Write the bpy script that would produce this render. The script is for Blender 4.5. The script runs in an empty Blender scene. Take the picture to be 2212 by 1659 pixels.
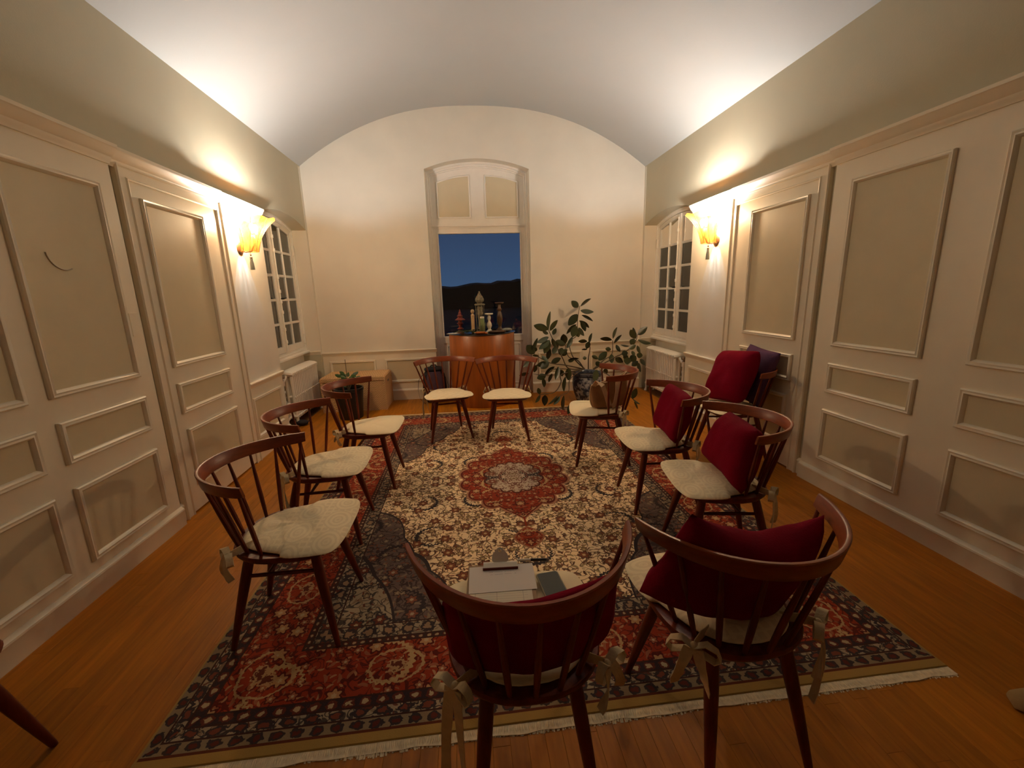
import bpy, math, random
from mathutils import Vector, Matrix, noise

R = math.radians
random.seed(7)
SC = bpy.context.scene
COL = SC.collection

# ------------------------------------------------------------------ camera, world, exposure
CAM_Z, FPX, IW, IH = 1.45, 915.16, 2212, 1659
PITCH, ROLL, YAW = .2129, -.0295, .1036
cy_, sy_, cp_, sp_ = math.cos(YAW), math.sin(YAW), math.cos(PITCH), math.sin(PITCH)
FWD = Vector((sy_ * cp_, cy_ * cp_, -sp_))
r0 = Vector((cy_, -sy_, 0)); u0 = r0.cross(FWD)
RGT = r0 * math.cos(ROLL) + u0 * math.sin(ROLL)
UPV = -r0 * math.sin(ROLL) + u0 * math.cos(ROLL)
cam = bpy.data.cameras.new('camera'); cam_o = bpy.data.objects.new('camera', cam); COL.objects.link(cam_o)
cam.sensor_fit = 'HORIZONTAL'; cam.sensor_width = 36; cam.lens = 36 * FPX / IW
cam.clip_start = .05; cam.clip_end = 500
cam_o.matrix_world = Matrix.Translation((0, 0, CAM_Z)) @ Matrix((RGT, UPV, -FWD)).transposed().to_4x4()
SC.camera = cam_o

def ray(u, v):
    return RGT * ((u - IW / 2) / FPX) - UPV * ((v - IH / 2) / FPX) + FWD
def at(u, v, Y):
    "point of the photograph's pixel on the depth plane y = Y"
    d = ray(u, v); return Vector((0, 0, CAM_Z)) + d * (Y / d.y)
def atz(u, v, z):
    d = ray(u, v); return Vector((0, 0, CAM_Z)) + d * ((z - CAM_Z) / d.z)

SC.view_settings.view_transform = 'Standard'
SC.view_settings.look = 'None'
SC.view_settings.exposure = 0.98
SC.view_settings.gamma = 1.0
SC.view_settings.use_curve_mapping = False

LAMP_W, LAMP_COL, SHADE_OPEN = 50.0, (1.0, .98, .94), .50
SC.cycles.max_bounces = 10; SC.cycles.diffuse_bounces = 8; SC.cycles.glossy_bounces = 4; SC.cycles.caustics_reflective = False; SC.cycles.caustics_refractive = False; SC.cycles.sample_clamp_indirect = 6.0

def world():
    w = bpy.data.worlds.new('dusk_sky'); SC.world = w; w.use_nodes = True
    nt = w.node_tree; nt.nodes.clear()
    tc = nt.nodes.new('ShaderNodeTexCoord'); sx = nt.nodes.new('ShaderNodeSeparateXYZ')
    nt.links.new(tc.outputs['Generated'], sx.inputs[0])
    cr = nt.nodes.new('ShaderNodeValToRGB'); nt.links.new(sx.outputs['Z'], cr.inputs[0])
    el = cr.color_ramp.elements
    el[0].position = 0.0; el[0].color = (.024, .050, .100, 1)
    el[1].position = .6; el[1].color = (.010, .014, .030, 1)
    e = el.new(.12); e.color = (.018, .034, .072, 1)
    bg = nt.nodes.new('ShaderNodeBackground'); nt.links.new(cr.outputs[0], bg.inputs[0]); bg.inputs[1].default_value = 1.0
    o = nt.nodes.new('ShaderNodeOutputWorld'); nt.links.new(bg.outputs[0], o.inputs[0])
world()

# ------------------------------------------------------------------ node expression helper
class Ex:
    "a float socket with arithmetic"
    def __init__(s, nt, sock): s.nt, s.s = nt, sock
    def _m(s, op, *a):
        n = s.nt.nodes.new('ShaderNodeMath'); n.operation = op
        for i, v in enumerate((s,) + a):
            if isinstance(v, Ex): s.nt.links.new(v.s, n.inputs[i])
            else: n.inputs[i].default_value = float(v)
        return Ex(s.nt, n.outputs[0])
    def __add__(s, o): return s._m('ADD', o)
    __radd__ = __add__
    def __sub__(s, o): return s._m('SUBTRACT', o)
    def __rsub__(s, o): return (s * -1.0) + o
    def __mul__(s, o): return s._m('MULTIPLY', o)
    __rmul__ = __mul__
    def __truediv__(s, o): return s._m('DIVIDE', o)
    def lt(s, o): return s._m('LESS_THAN', o)
    def gt(s, o): return s._m('GREATER_THAN', o)
    def abs(s): return s._m('ABSOLUTE')
    def sin(s): return s._m('SINE')
    def cos(s): return s._m('COSINE')
    def sqrt(s): return s._m('SQRT')
    def fract(s): return s._m('FRACT')
    def floor(s): return s._m('FLOOR')
    def min(s, o): return s._m('MINIMUM', o)
    def max(s, o): return s._m('MAXIMUM', o)
    def pow(s, o): return s._m('POWER', o)
    def atan2(s, o): return s._m('ARCTAN2', o)

def vec(nt, x, y, z=0.0):
    n = nt.nodes.new('ShaderNodeCombineXYZ')
    for i, v in enumerate((x, y, z)):
        if isinstance(v, Ex): nt.links.new(v.s, n.inputs[i])
        else: n.inputs[i].default_value = v
    return n.outputs[0]
def split(nt, sock):
    n = nt.nodes.new('ShaderNodeSeparateXYZ'); nt.links.new(sock, n.inputs[0])
    return [Ex(nt, o) for o in n.outputs]
def tnoise(nt, v, scale, detail=2.0, rough=.5, out=0):
    n = nt.nodes.new('ShaderNodeTexNoise'); nt.links.new(v, n.inputs['Vector'])
    n.inputs['Scale'].default_value = scale; n.inputs['Detail'].default_value = detail; n.inputs['Roughness'].default_value = rough
    return Ex(nt, n.outputs[0])
def mixc(nt, fac, a, b):
    n = nt.nodes.new('ShaderNodeMix'); n.data_type = 'RGBA'
    for i, v in ((0, fac), (6, a), (7, b)):
        if isinstance(v, Ex): nt.links.new(v.s, n.inputs[i])
        elif hasattr(v, 'node'): nt.links.new(v, n.inputs[i])
        elif i == 0: n.inputs[0].default_value = v
        else: n.inputs[i].default_value = (*v, 1)
    return n.outputs[2]

def mat(name, col, rough=.5, metal=0.0, spec=.5, vary=0.0, vscale=8.0, bump=0.0, bscale=60.0, coat=0.0, stretch=None, rnd=0.0, sheen=0.0):
    "principled material; vary = mottling of the colour, bump = fine relief, rnd = variation from object to object"
    m = bpy.data.materials.new(name); m.use_nodes = True
    nt = m.node_tree; b = nt.nodes['Principled BSDF']
    b.inputs['Base Color'].default_value = (*col, 1); b.inputs['Roughness'].default_value = rough
    b.inputs['Metallic'].default_value = metal; b.inputs['Specular IOR Level'].default_value = spec
    b.inputs['Coat Weight'].default_value = coat; b.inputs['Sheen Weight'].default_value = sheen
    if vary or bump or rnd:
        tc = nt.nodes.new('ShaderNodeTexCoord'); v = tc.outputs['Object']
        if stretch:
            mp = nt.nodes.new('ShaderNodeMapping'); mp.inputs['Scale'].default_value = stretch
            nt.links.new(v, mp.inputs['Vector']); v = mp.outputs[0]
        c = None
        if vary:
            f = tnoise(nt, v, vscale, 4)
            f = (f - .5) * 2.2 + .5
            f = f.max(0).min(1)
            c = mixc(nt, f, tuple(x * (1 - vary) for x in col), tuple(min(1, x * (1 + vary)) for x in col))
        if rnd:
            oi = nt.nodes.new('ShaderNodeObjectInfo'); rr = Ex(nt, oi.outputs['Random'])
            k = (rr - .5) * (2 * rnd) + 1.0
            mm = nt.nodes.new('ShaderNodeVectorMath'); mm.operation = 'SCALE'
            if c is not None: nt.links.new(c, mm.inputs[0])
            else: mm.inputs[0].default_value = col
            nt.links.new(k.s, mm.inputs['Scale']); c = mm.outputs[0]
        if c is not None: nt.links.new(c, b.inputs['Base Color'])
        if bump:
            h = tnoise(nt, v, bscale, 3)
            bp = nt.nodes.new('ShaderNodeBump'); bp.inputs['Strength'].default_value = bump; bp.inputs['Distance'].default_value = .01
            nt.links.new(h.s, bp.inputs['Height']); nt.links.new(bp.outputs[0], b.inputs['Normal'])
    return m

# ------------------------------------------------------------------ mesh builder
class MB:
    def __init__(s): s.v, s.f = [], []
    def add(s, vs, fs):
        n = len(s.v); s.v += [tuple(p) for p in vs]; s.f += [tuple(i + n for i in f) for f in fs]; return s
    def box(s, a, b):
        x0, y0, z0 = a; x1, y1, z1 = b
        return s.add([(x0, y0, z0), (x1, y0, z0), (x1, y1, z0), (x0, y1, z0), (x0, y0, z1), (x1, y0, z1), (x1, y1, z1), (x0, y1, z1)],
                     [(0, 3, 2, 1), (4, 5, 6, 7), (0, 1, 5, 4), (1, 2, 6, 5), (2, 3, 7, 6), (3, 0, 4, 7)])
    def bbox(s, a, b, c=.004):
        "box with its top edges chamfered (in z)"
        x0, y0, z0 = a; x1, y1, z1 = b
        r = [[(x0, y0, z0), (x1, y0, z0), (x1, y1, z0), (x0, y1, z0)], [(x0, y0, z1 - c), (x1, y0, z1 - c), (x1, y1, z1 - c), (x0, y1, z1 - c)],
             [(x0 + c, y0 + c, z1), (x1 - c, y0 + c, z1), (x1 - c, y1 - c, z1), (x0 + c, y1 - c, z1)]]
        return s.loft(r, True, True)
    def loft(s, rings, cap0=False, cap1=False, closed=True):
        n = len(rings[0]); vs = [p for r in rings for p in r]; fs = []
        for i in range(len(rings) - 1):
            for j in range(n if closed else n - 1):
                k = (j + 1) % n
                fs.append((i * n + j, i * n + k, (i + 1) * n + k, (i + 1) * n + j))
        if cap0: fs.append(tuple(reversed(range(n))))
        if cap1: fs.append(tuple(range((len(rings) - 1) * n, len(rings) * n)))
        return s.add(vs, fs)
    def tube(s, pts, rad, n=8, caps=True, flat=1.0, ref=None):
        "tube along points; rad a number or a list; flat squashes the section along ref"
        pts = [Vector(p) for p in pts]; m = len(pts)
        rads = rad if isinstance(rad, (list, tuple)) else [rad] * m
        rings = []; prev = None
        for i, p in enumerate(pts):
            t = (pts[min(i + 1, m - 1)] - pts[max(i - 1, 0)]).normalized()
            if prev is None:
                a = Vector(ref) if ref else (Vector((0, 0, 1)) if abs(t.z) < .9 else Vector((1, 0, 0)))
            else: a = prev
            a = (a - t * a.dot(t)).normalized(); prev = a; b = t.cross(a)
            rings.append([p + (a * math.cos(2 * math.pi * k / n) * flat + b * math.sin(2 * math.pi * k / n)) * rads[i] for k in range(n)])
        return s.loft(rings, caps, caps)
    def lathe(s, prof, c=(0, 0, 0), n=24, cap0=True, cap1=True):
        rings = [[(c[0] + r * math.cos(2 * math.pi * k / n), c[1] + r * math.sin(2 * math.pi * k / n), c[2] + z) for k in range(n)] for r, z in prof]
        return s.loft(rings, cap0, cap1)
    def ball(s, c, r, n=10, m=6, sq=(1, 1, 1)):
        rings = []
        for i in range(m + 1):
            a = -math.pi / 2 + math.pi * i / m; q = max(math.cos(a), .02)
            rings.append([(c[0] + r * sq[0] * q * math.cos(2 * math.pi * k / n), c[1] + r * sq[1] * q * math.sin(2 * math.pi * k / n), c[2] + r * sq[2] * math.sin(a)) for k in range(n)])
        return s.loft(rings, True, True)
    def prism(s, poly, z0, z1):
        return s.loft([[(x, y, z0) for x, y in poly], [(x, y, z1) for x, y in poly]], True, True)
    def grid(s, fn, nu, nv):
        vs = [fn(i / nu, j / nv) for j in range(nv + 1) for i in range(nu + 1)]
        fs = [(j * (nu + 1) + i, j * (nu + 1) + i + 1, (j + 1) * (nu + 1) + i + 1, (j + 1) * (nu + 1) + i) for j in range(nv) for i in range(nu)]
        return s.add(vs, fs)
    def xform(s, M):
        s.v = [tuple(M @ Vector(p)) for p in s.v]; return s
    def mesh(s, name, m, smooth=True, ang=42):
        me = bpy.data.meshes.new(name); me.from_pydata(s.v, [], s.f); me.materials.append(m)
        if smooth:
            me.polygons.foreach_set('use_smooth', [True] * len(me.polygons)); me.set_sharp_from_angle(angle=R(ang))
        me.update(); return me
    def build(s, name, m, parent=None, smooth=True, loc=None, rotz=0, ang=42):
        o = bpy.data.objects.new(name, s.mesh(name, m, smooth, ang)); COL.objects.link(o)
        if parent is not None: o.parent = parent
        if loc is not None: o.location = loc
        if rotz: o.rotation_euler = (0, 0, rotz)
        return o

def fix_normals(o):
    import bmesh
    bm = bmesh.new(); bm.from_mesh(o.data); bmesh.ops.recalc_face_normals(bm, faces=bm.faces); bm.to_mesh(o.data); bm.free(); return o
def tag(o, label=None, cat=None, group=None, kind=None):
    if label: o['label'] = label
    if cat: o['category'] = cat
    if group: o['group'] = group
    if kind: o['kind'] = kind
    return o
def empty(name, loc=(0, 0, 0), rz=0):
    o = bpy.data.objects.new(name, None); COL.objects.link(o); o.location = loc; o.rotation_euler = (0, 0, rz)
    o.empty_display_size = .1
    return o
KIDS = {}
def copy_tree(o, parent=None):
    c = o.copy(); COL.objects.link(c)
    if parent is not None: c.parent = parent
    for ch in list(o.children): copy_tree(ch, c)
    return c
def inst(name, me, parent=None, loc=(0, 0, 0), rot=(0, 0, 0)):
    o = bpy.data.objects.new(name, me); COL.objects.link(o)
    if parent is not None: o.parent = parent
    o.location = loc; o.rotation_euler = rot
    return o
def sweep(path, prof, M, closed=True):
    "mitred sweep of a profile [(inward offset, height)] round a flat path of (u, v); M maps (u, v, h) to the room"
    n = len(path); P = [Vector(p) for p in path]; mb = MB(); nrm = []
    area = sum(P[i].x * P[(i + 1) % n].y - P[(i + 1) % n].x * P[i].y for i in range(n))
    sg = 1 if area > 0 else -1
    if not closed: sg = 1
    for i in range(n):
        a, b, c = P[i - 1], P[i], P[(i + 1) % n]
        if not closed and i == 0: a = b * 2 - c
        if not closed and i == n - 1: c = b * 2 - a
        d1, d2 = (b - a).normalized(), (c - b).normalized()
        n1, n2 = Vector((-d1.y, d1.x)) * sg, Vector((-d2.y, d2.x)) * sg
        k = n1 + n2; k = k / max(k.dot(n1), .2) if k.length > 1e-6 else n1
        nrm.append(k)
    rings = []
    for i in range(n):
        rings.append([M(P[i].x + nrm[i].x * d, P[i].y + nrm[i].y * d, h) for d, h in prof])
    if closed: rings.append(rings[0])
    return mb.loft(rings, not closed, not closed, True)
# ------------------------------------------------------------------ materials
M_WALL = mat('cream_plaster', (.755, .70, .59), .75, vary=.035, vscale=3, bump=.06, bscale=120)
M_BACKROOM = mat('low_bounce_plaster', (.38, .32, .24), .8)  # unseen wall's colour, darkened to throw less light on the near chairs
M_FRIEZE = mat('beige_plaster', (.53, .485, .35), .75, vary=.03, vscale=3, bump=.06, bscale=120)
M_CEIL = mat('white_ceiling_plaster', (.46, .47, .455), .8, vary=.02, vscale=2, bump=.04, bscale=90)
M_TRIM = mat('cream_gloss_paint', (.80, .72, .57), .38, vary=.025, vscale=6, bump=.03, bscale=40)
M_FIELD = mat('taupe_panel_paint', (.62, .535, .36), .55, vary=.03, vscale=6, bump=.04, bscale=60)
M_WHITE = mat('white_window_paint', (.83, .78, .69), .4, vary=.03, vscale=9)
M_RAD = mat('radiator_enamel', (.80, .75, .66), .4, vary=.03, vscale=9)
M_PLANK = mat('oak_plank', (.40, .138, .004), .45, spec=.28, vary=.24, vscale=5, stretch=(9, .7, 9), rnd=.13, bump=.03, bscale=22)
M_SUB = mat('dark_oak_gap', (.20, .085, .02), .7, vary=.1)
M_WAL = mat('walnut', (.14, .022, .006), .38, spec=.3, vary=.30, vscale=6, stretch=(6, 6, 1.2), rnd=.10, bump=.04, bscale=30)
M_RAIL = mat('walnut_rail', (.235, .050, .012), .36, spec=.35, vary=.25, vscale=7, stretch=(2, 2, 9), rnd=.10)
M_BURG = mat('burgundy_wool', (.19, .0012, .014), .95, spec=.08, vary=.12, vscale=9, bump=.2, bscale=160)
M_PURP = mat('dusty_purple_cotton', (.10, .045, .095), .9, spec=.1, vary=.12, vscale=9, bump=.2, bscale=160)
M_DRUM = mat('cherry_veneer', (.32, .085, .009), .38, vary=.28, vscale=3.5, stretch=(5, 5, .5), bump=.02)
M_BRASS = mat('bronzed_metal', (.30, .20, .13), .4, .75, vary=.1)
M_MARK = mat('beige_mark', (.36, .30, .21), .5)
M_IRON = mat('black_iron', (.012, .011, .011), .4, .5)
M_LEAF = mat('rubber_leaf', (.050, .060, .024), .32, vary=.25, vscale=9, rnd=.45)
M_LEAF2 = mat('small_plant_leaf', (.05, .10, .03), .35, vary=.2, vscale=20, rnd=.4)
M_STEM = mat('brown_stem', (.09, .06, .03), .6, vary=.2)
M_BLACKP = mat('black_plastic', (.012, .010, .010), .38)
M_SOIL = mat('potting_soil', (.03, .02, .013), .95, vary=.4, vscale=50, bump=.6, bscale=90)
M_BLACKC = mat('black_webbing', (.012, .010, .014), .8, bump=.2, bscale=200)
M_BPACK = mat('plum_nylon', (.085, .045, .080), .65, vary=.15, vscale=14, bump=.15, bscale=120)
M_BAG = mat('brown_suede', (.30, .14, .05), .8, vary=.15, vscale=12, bump=.2, bscale=120)
M_BAGT = mat('tan_canvas', (.60, .42, .25), .8, vary=.1, vscale=20, bump=.15, bscale=180)
M_PAPER = mat('white_paper', (.74, .70, .66), .7)
M_BOARD = mat('brown_hardboard', (.32, .19, .09), .6, vary=.1, vscale=40)
M_STEEL = mat('brushed_steel', (.85, .80, .68), .38, .15)
M_PHONE = mat('phone_glass', (.06, .055, .035), .25)
M_PHONEC = mat('clear_phone_case', (.28, .22, .12), .3)
M_TIE = mat('cream_cotton_tape', (.66, .52, .31), .85, vary=.12, vscale=30, bump=.15, bscale=150)
M_FRINGE = mat('wool_fringe', (.78, .66, .46), .95, vary=.15, vscale=60)
M_STONE = mat('weathered_bronze', (.22, .18, .11), .55, .1, vary=.35, vscale=40, bump=.4, bscale=90)
M_REDL = mat('red_lacquer', (.20, .040, .024), .5, vary=.2, vscale=30)
M_PINE = mat('pale_turned_wood', (.50, .33, .17), .5, vary=.1, vscale=14)
M_IVORY = mat('ivory_glaze', (.72, .65, .50), .35, vary=.04)
M_GREENW = mat('green_wax', (.20, .26, .10), .5, vary=.1)
M_SPRIG = mat('dried_greenery', (.16, .20, .09), .6, vary=.2, rnd=.4)
M_TRAYW = mat('dark_wood_tray', (.10, .05, .02), .4, vary=.15, vscale=14)
M_ORANGE = mat('orange_clay', (.50, .14, .03), .5, vary=.1)
M_GREYS = mat('grey_stone', (.24, .24, .19), .7, vary=.2, vscale=30)
M_TASSEL = mat('olive_tassel', (.17, .155, .10), .85, vary=.15, vscale=60, stretch=(1, 1, .1))
M_SHOE = mat('tan_suede_shoe', (.30, .19, .07), .8, bump=.2, bscale=120)
M_TROUS = mat('black_trouser_cloth', (.006, .006, .007), .9)
M_BACKING = mat('grey_brown_backing', (.16, .135, .10), .7, vary=.1, vscale=10)
M_GROUND = mat('dark_lawn', (.02, .022, .012), .95, vary=.3, vscale=2)
M_TREE = mat('far_treeline', (.012, .014, .009), .95, vary=.3, vscale=3)

def m_glass(name, tint=(1, 1, 1)):
    m = bpy.data.materials.new(name); m.use_nodes = True; nt = m.node_tree; nt.nodes.clear()
    t = nt.nodes.new('ShaderNodeBsdfTransparent'); t.inputs[0].default_value = (*tint, 1)
    g = nt.nodes.new('ShaderNodeBsdfGlossy'); g.inputs['Roughness'].default_value = .015; g.inputs[0].default_value = (.95, .95, .95, 1)
    fr = nt.nodes.new('ShaderNodeFresnel'); fr.inputs[0].default_value = 1.6
    k = Ex(nt, fr.outputs[0]) * 1.5
    mx = nt.nodes.new('ShaderNodeMixShader'); nt.links.new(k.min(1.0).s, mx.inputs[0]); nt.links.new(t.outputs[0], mx.inputs[1]); nt.links.new(g.outputs[0], mx.inputs[2])
    o = nt.nodes.new('ShaderNodeOutputMaterial'); nt.links.new(mx.outputs[0], o.inputs[0]); return m
M_GLASS = m_glass('window_glass', (.92, .95, .96))
M_TGLASS = m_glass('table_glass', (.55, .68, .60))

def m_shade():
    m = bpy.data.materials.new('amber_lamp_fabric'); m.use_nodes = True; nt = m.node_tree; nt.nodes.clear()
    tc = nt.nodes.new('ShaderNodeTexCoord'); x, y, z = split(nt, tc.outputs['Object'])
    n = tnoise(nt, vec(nt, x * 6 + y * 9, y * 3 - z * 3, z * 2), 4.0, 3)
    c = mixc(nt, ((n - .35) * 2.5).max(0).min(1), (.80, .40, .10), (.98, .66, .28))
    # thin open weave: part of the light goes straight through, part is scattered
    c2 = mixc(nt, ((n - .35) * 2.5).max(0).min(1), (.50, .17, .020), (.72, .29, .05))
    tr = nt.nodes.new('ShaderNodeBsdfTranslucent'); nt.links.new(c2, tr.inputs[0])
    df = nt.nodes.new('ShaderNodeBsdfDiffuse'); nt.links.new(c2, df.inputs[0])
    mx = nt.nodes.new('ShaderNodeMixShader'); mx.inputs[0].default_value = .30
    nt.links.new(df.outputs[0], mx.inputs[1]); nt.links.new(tr.outputs[0], mx.inputs[2])
    tp = nt.nodes.new('ShaderNodeBsdfTransparent'); tp.inputs[0].default_value = (1, .77, .50, 1)
    m2 = nt.nodes.new('ShaderNodeMixShader'); m2.inputs[0].default_value = SHADE_OPEN
    nt.links.new(mx.outputs[0], m2.inputs[1]); nt.links.new(tp.outputs[0], m2.inputs[2])
    o = nt.nodes.new('ShaderNodeOutputMaterial'); nt.links.new(m2.outputs[0], o.inputs[0]); return m
M_SHADE = m_shade()
def m_emit(name, col, s):
    m = bpy.data.materials.new(name); m.use_nodes = True; nt = m.node_tree; nt.nodes.clear()
    e = nt.nodes.new('ShaderNodeEmission'); e.inputs[0].default_value = (*col, 1); e.inputs[1].default_value = s
    o = nt.nodes.new('ShaderNodeOutputMaterial'); nt.links.new(e.outputs[0], o.inputs[0]); return m

def m_pad(name, kind):
    "cream seat pad cloth: 'damask' rings and blocks, 'quilt' stitched diamonds, 'plain'"
    m = bpy.data.materials.new(name); m.use_nodes = True; nt = m.node_tree; b = nt.nodes['Principled BSDF']
    b.inputs['Roughness'].default_value = .75; b.inputs['Sheen Weight'].default_value = .1
    tc = nt.nodes.new('ShaderNodeTexCoord'); x, y, z = split(nt, tc.outputs['Object'])
    base, dark = (.95, .80, .52), (.77, .62, .375)
    if kind == 'damask':
        # rows of blocks with ringed medallions staggered between them
        row = (y * 7.2).floor(); u = x * 6.0 + row * .5; fu, fv = u.fract() - .5, (y * 7.2).fract() - .5
        wob = tnoise(nt, tc.outputs['Object'], 16, 2) * .10
        r = (fu * fu * .72 + fv * fv).sqrt() + wob
        ring = ((r * 46.0).sin().gt(.1)) * r.lt(.46)
        hub = r.lt(.12)
        bl = ((x * 30.0).fract().lt(.62)) * (((y * 36.0)).fract().lt(.7)) * r.gt(.46)
        n2 = tnoise(nt, tc.outputs['Object'], 70, 2)
        f = (ring * .55 + hub * .4 + bl * .6).min(1) * (n2 * .8 + .5)
        f = f.min(1)
    elif kind == 'quilt':
        a, c = ((x + y) * 13.0).fract() - .5, ((x - y) * 13.0).fract() - .5
        f = (a.abs().gt(.46)).max(c.abs().gt(.46)) * .75
    else:
        f = tnoise(nt, tc.outputs['Object'], 30, 3) * .3
    nt.links.new(mixc(nt, f, base, dark), b.inputs['Base Color'])
    bp = nt.nodes.new('ShaderNodeBump'); bp.inputs['Strength'].default_value = .25; bp.inputs['Distance'].default_value = .004
    h = f * -1.0 + tnoise(nt, tc.outputs['Object'], 140, 2) * .4
    nt.links.new(h.s, bp.inputs['Height']); nt.links.new(bp.outputs[0], b.inputs['Normal']); return m
M_PADD, M_PADQ, M_PADP = m_pad('cream_damask', 'damask'), m_pad('cream_quilted_cotton', 'quilt'), m_pad('cream_plain_cotton', 'plain')

def m_wicker():
    m = bpy.data.materials.new('woven_seagrass'); m.use_nodes = True; nt = m.node_tree; b = nt.nodes['Principled BSDF']
    b.inputs['Roughness'].default_value = .7
    tc = nt.nodes.new('ShaderNodeTexCoord'); x, y, z = split(nt, tc.outputs['Object'])
    wob = tnoise(nt, tc.outputs['Object'], 18, 2) * .020
    s = x + y * 1.0
    rowf = ((z + wob + y * .6) * 78.0); row = rowf.floor()
    col = (s * 34.0 + row * .5)
    h = ((rowf.fract() - .5).abs() * -2.0 + 1.0) * ((col * 6.2832).sin() * .35 + .65)
    n = tnoise(nt, vec(nt, s * 30.0, z * 120.0, y * 20.0), 1.5, 3)
    f = (h * .9 + n * .45 - .1).max(0).min(1)
    nt.links.new(mixc(nt, f, (.42, .23, .085), (.86, .58, .31)), b.inputs['Base Color'])
    bp = nt.nodes.new('ShaderNodeBump'); bp.inputs['Strength'].default_value = .7; bp.inputs['Distance'].default_value = .008
    nt.links.new(h.s, bp.inputs['Height']); nt.links.new(bp.outputs[0], b.inputs['Normal']); return m
M_WICK = m_wicker()

def m_china():
    m = bpy.data.materials.new('blue_white_china'); m.use_nodes = True; nt = m.node_tree; b = nt.nodes['Principled BSDF']
    b.inputs['Roughness'].default_value = .25
    tc = nt.nodes.new('ShaderNodeTexCoord'); x, y, z = split(nt, tc.outputs['Object'])
    n = tnoise(nt, tc.outputs['Object'], 9, 5, .65); n2 = tnoise(nt, tc.outputs['Object'], 30, 3)
    f = ((n + n2 * .35 - .60) * 9.0).max(0).min(1)
    band = (z.gt(.335)).max(z.lt(.03))
    f = f.max(band * .85)
    nt.links.new(mixc(nt, f, (.36, .38, .40), (.028, .036, .060)), b.inputs['Base Color']); return m
M_CHINA = m_china()

def m_form():
    "printed form: a ruled table on the lower sheet"
    m = bpy.data.materials.new('ruled_form_paper'); m.use_nodes = True; nt = m.node_tree; b = nt.nodes['Principled BSDF']
    b.inputs['Roughness'].default_value = .7
    tc = nt.nodes.new('ShaderNodeTexCoord'); x, y, z = split(nt, tc.outputs['Object'])
    ln = ((y * 90.0).fract().lt(.12)) * x.abs().lt(.085)
    vl = ((x + .085).abs().lt(.0008)).max((x + .015).abs().lt(.0008)).max((x - .07).abs().lt(.0008))
    nt.links.new(mixc(nt, (ln * .5).max(vl * .6), (.72, .66, .52), (.25, .22, .17)), b.inputs['Base Color']); return m
M_FORM = m_form()
def m_note():
    "blank sheet with two short faint lines of handwriting"
    m = bpy.data.materials.new('handwritten_note_paper'); m.use_nodes = True; nt = m.node_tree; b = nt.nodes['Principled BSDF']
    b.inputs['Roughness'].default_value = .7
    tc = nt.nodes.new('ShaderNodeTexCoord'); x, y, z = split(nt, tc.outputs['Object'])
    n = tnoise(nt, tc.outputs['Object'], 220, 2)
    wav = n * .006
    l1 = ((y - .030 + wav - .003).abs().lt(.0011)) * x.gt(-.045) * x.lt(.035)
    l2 = ((y - .017 + wav - .003).abs().lt(.0011)) * x.gt(-.04) * x.lt(.05)
    gap = tnoise(nt, vec(nt, x, 0.0), 60, 1).gt(.45)
    nt.links.new(mixc(nt, (l1.max(l2)) * gap * .55, (.74, .68, .63), (.25, .23, .24)), b.inputs['Base Color']); return m
M_NOTE = m_note()
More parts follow.
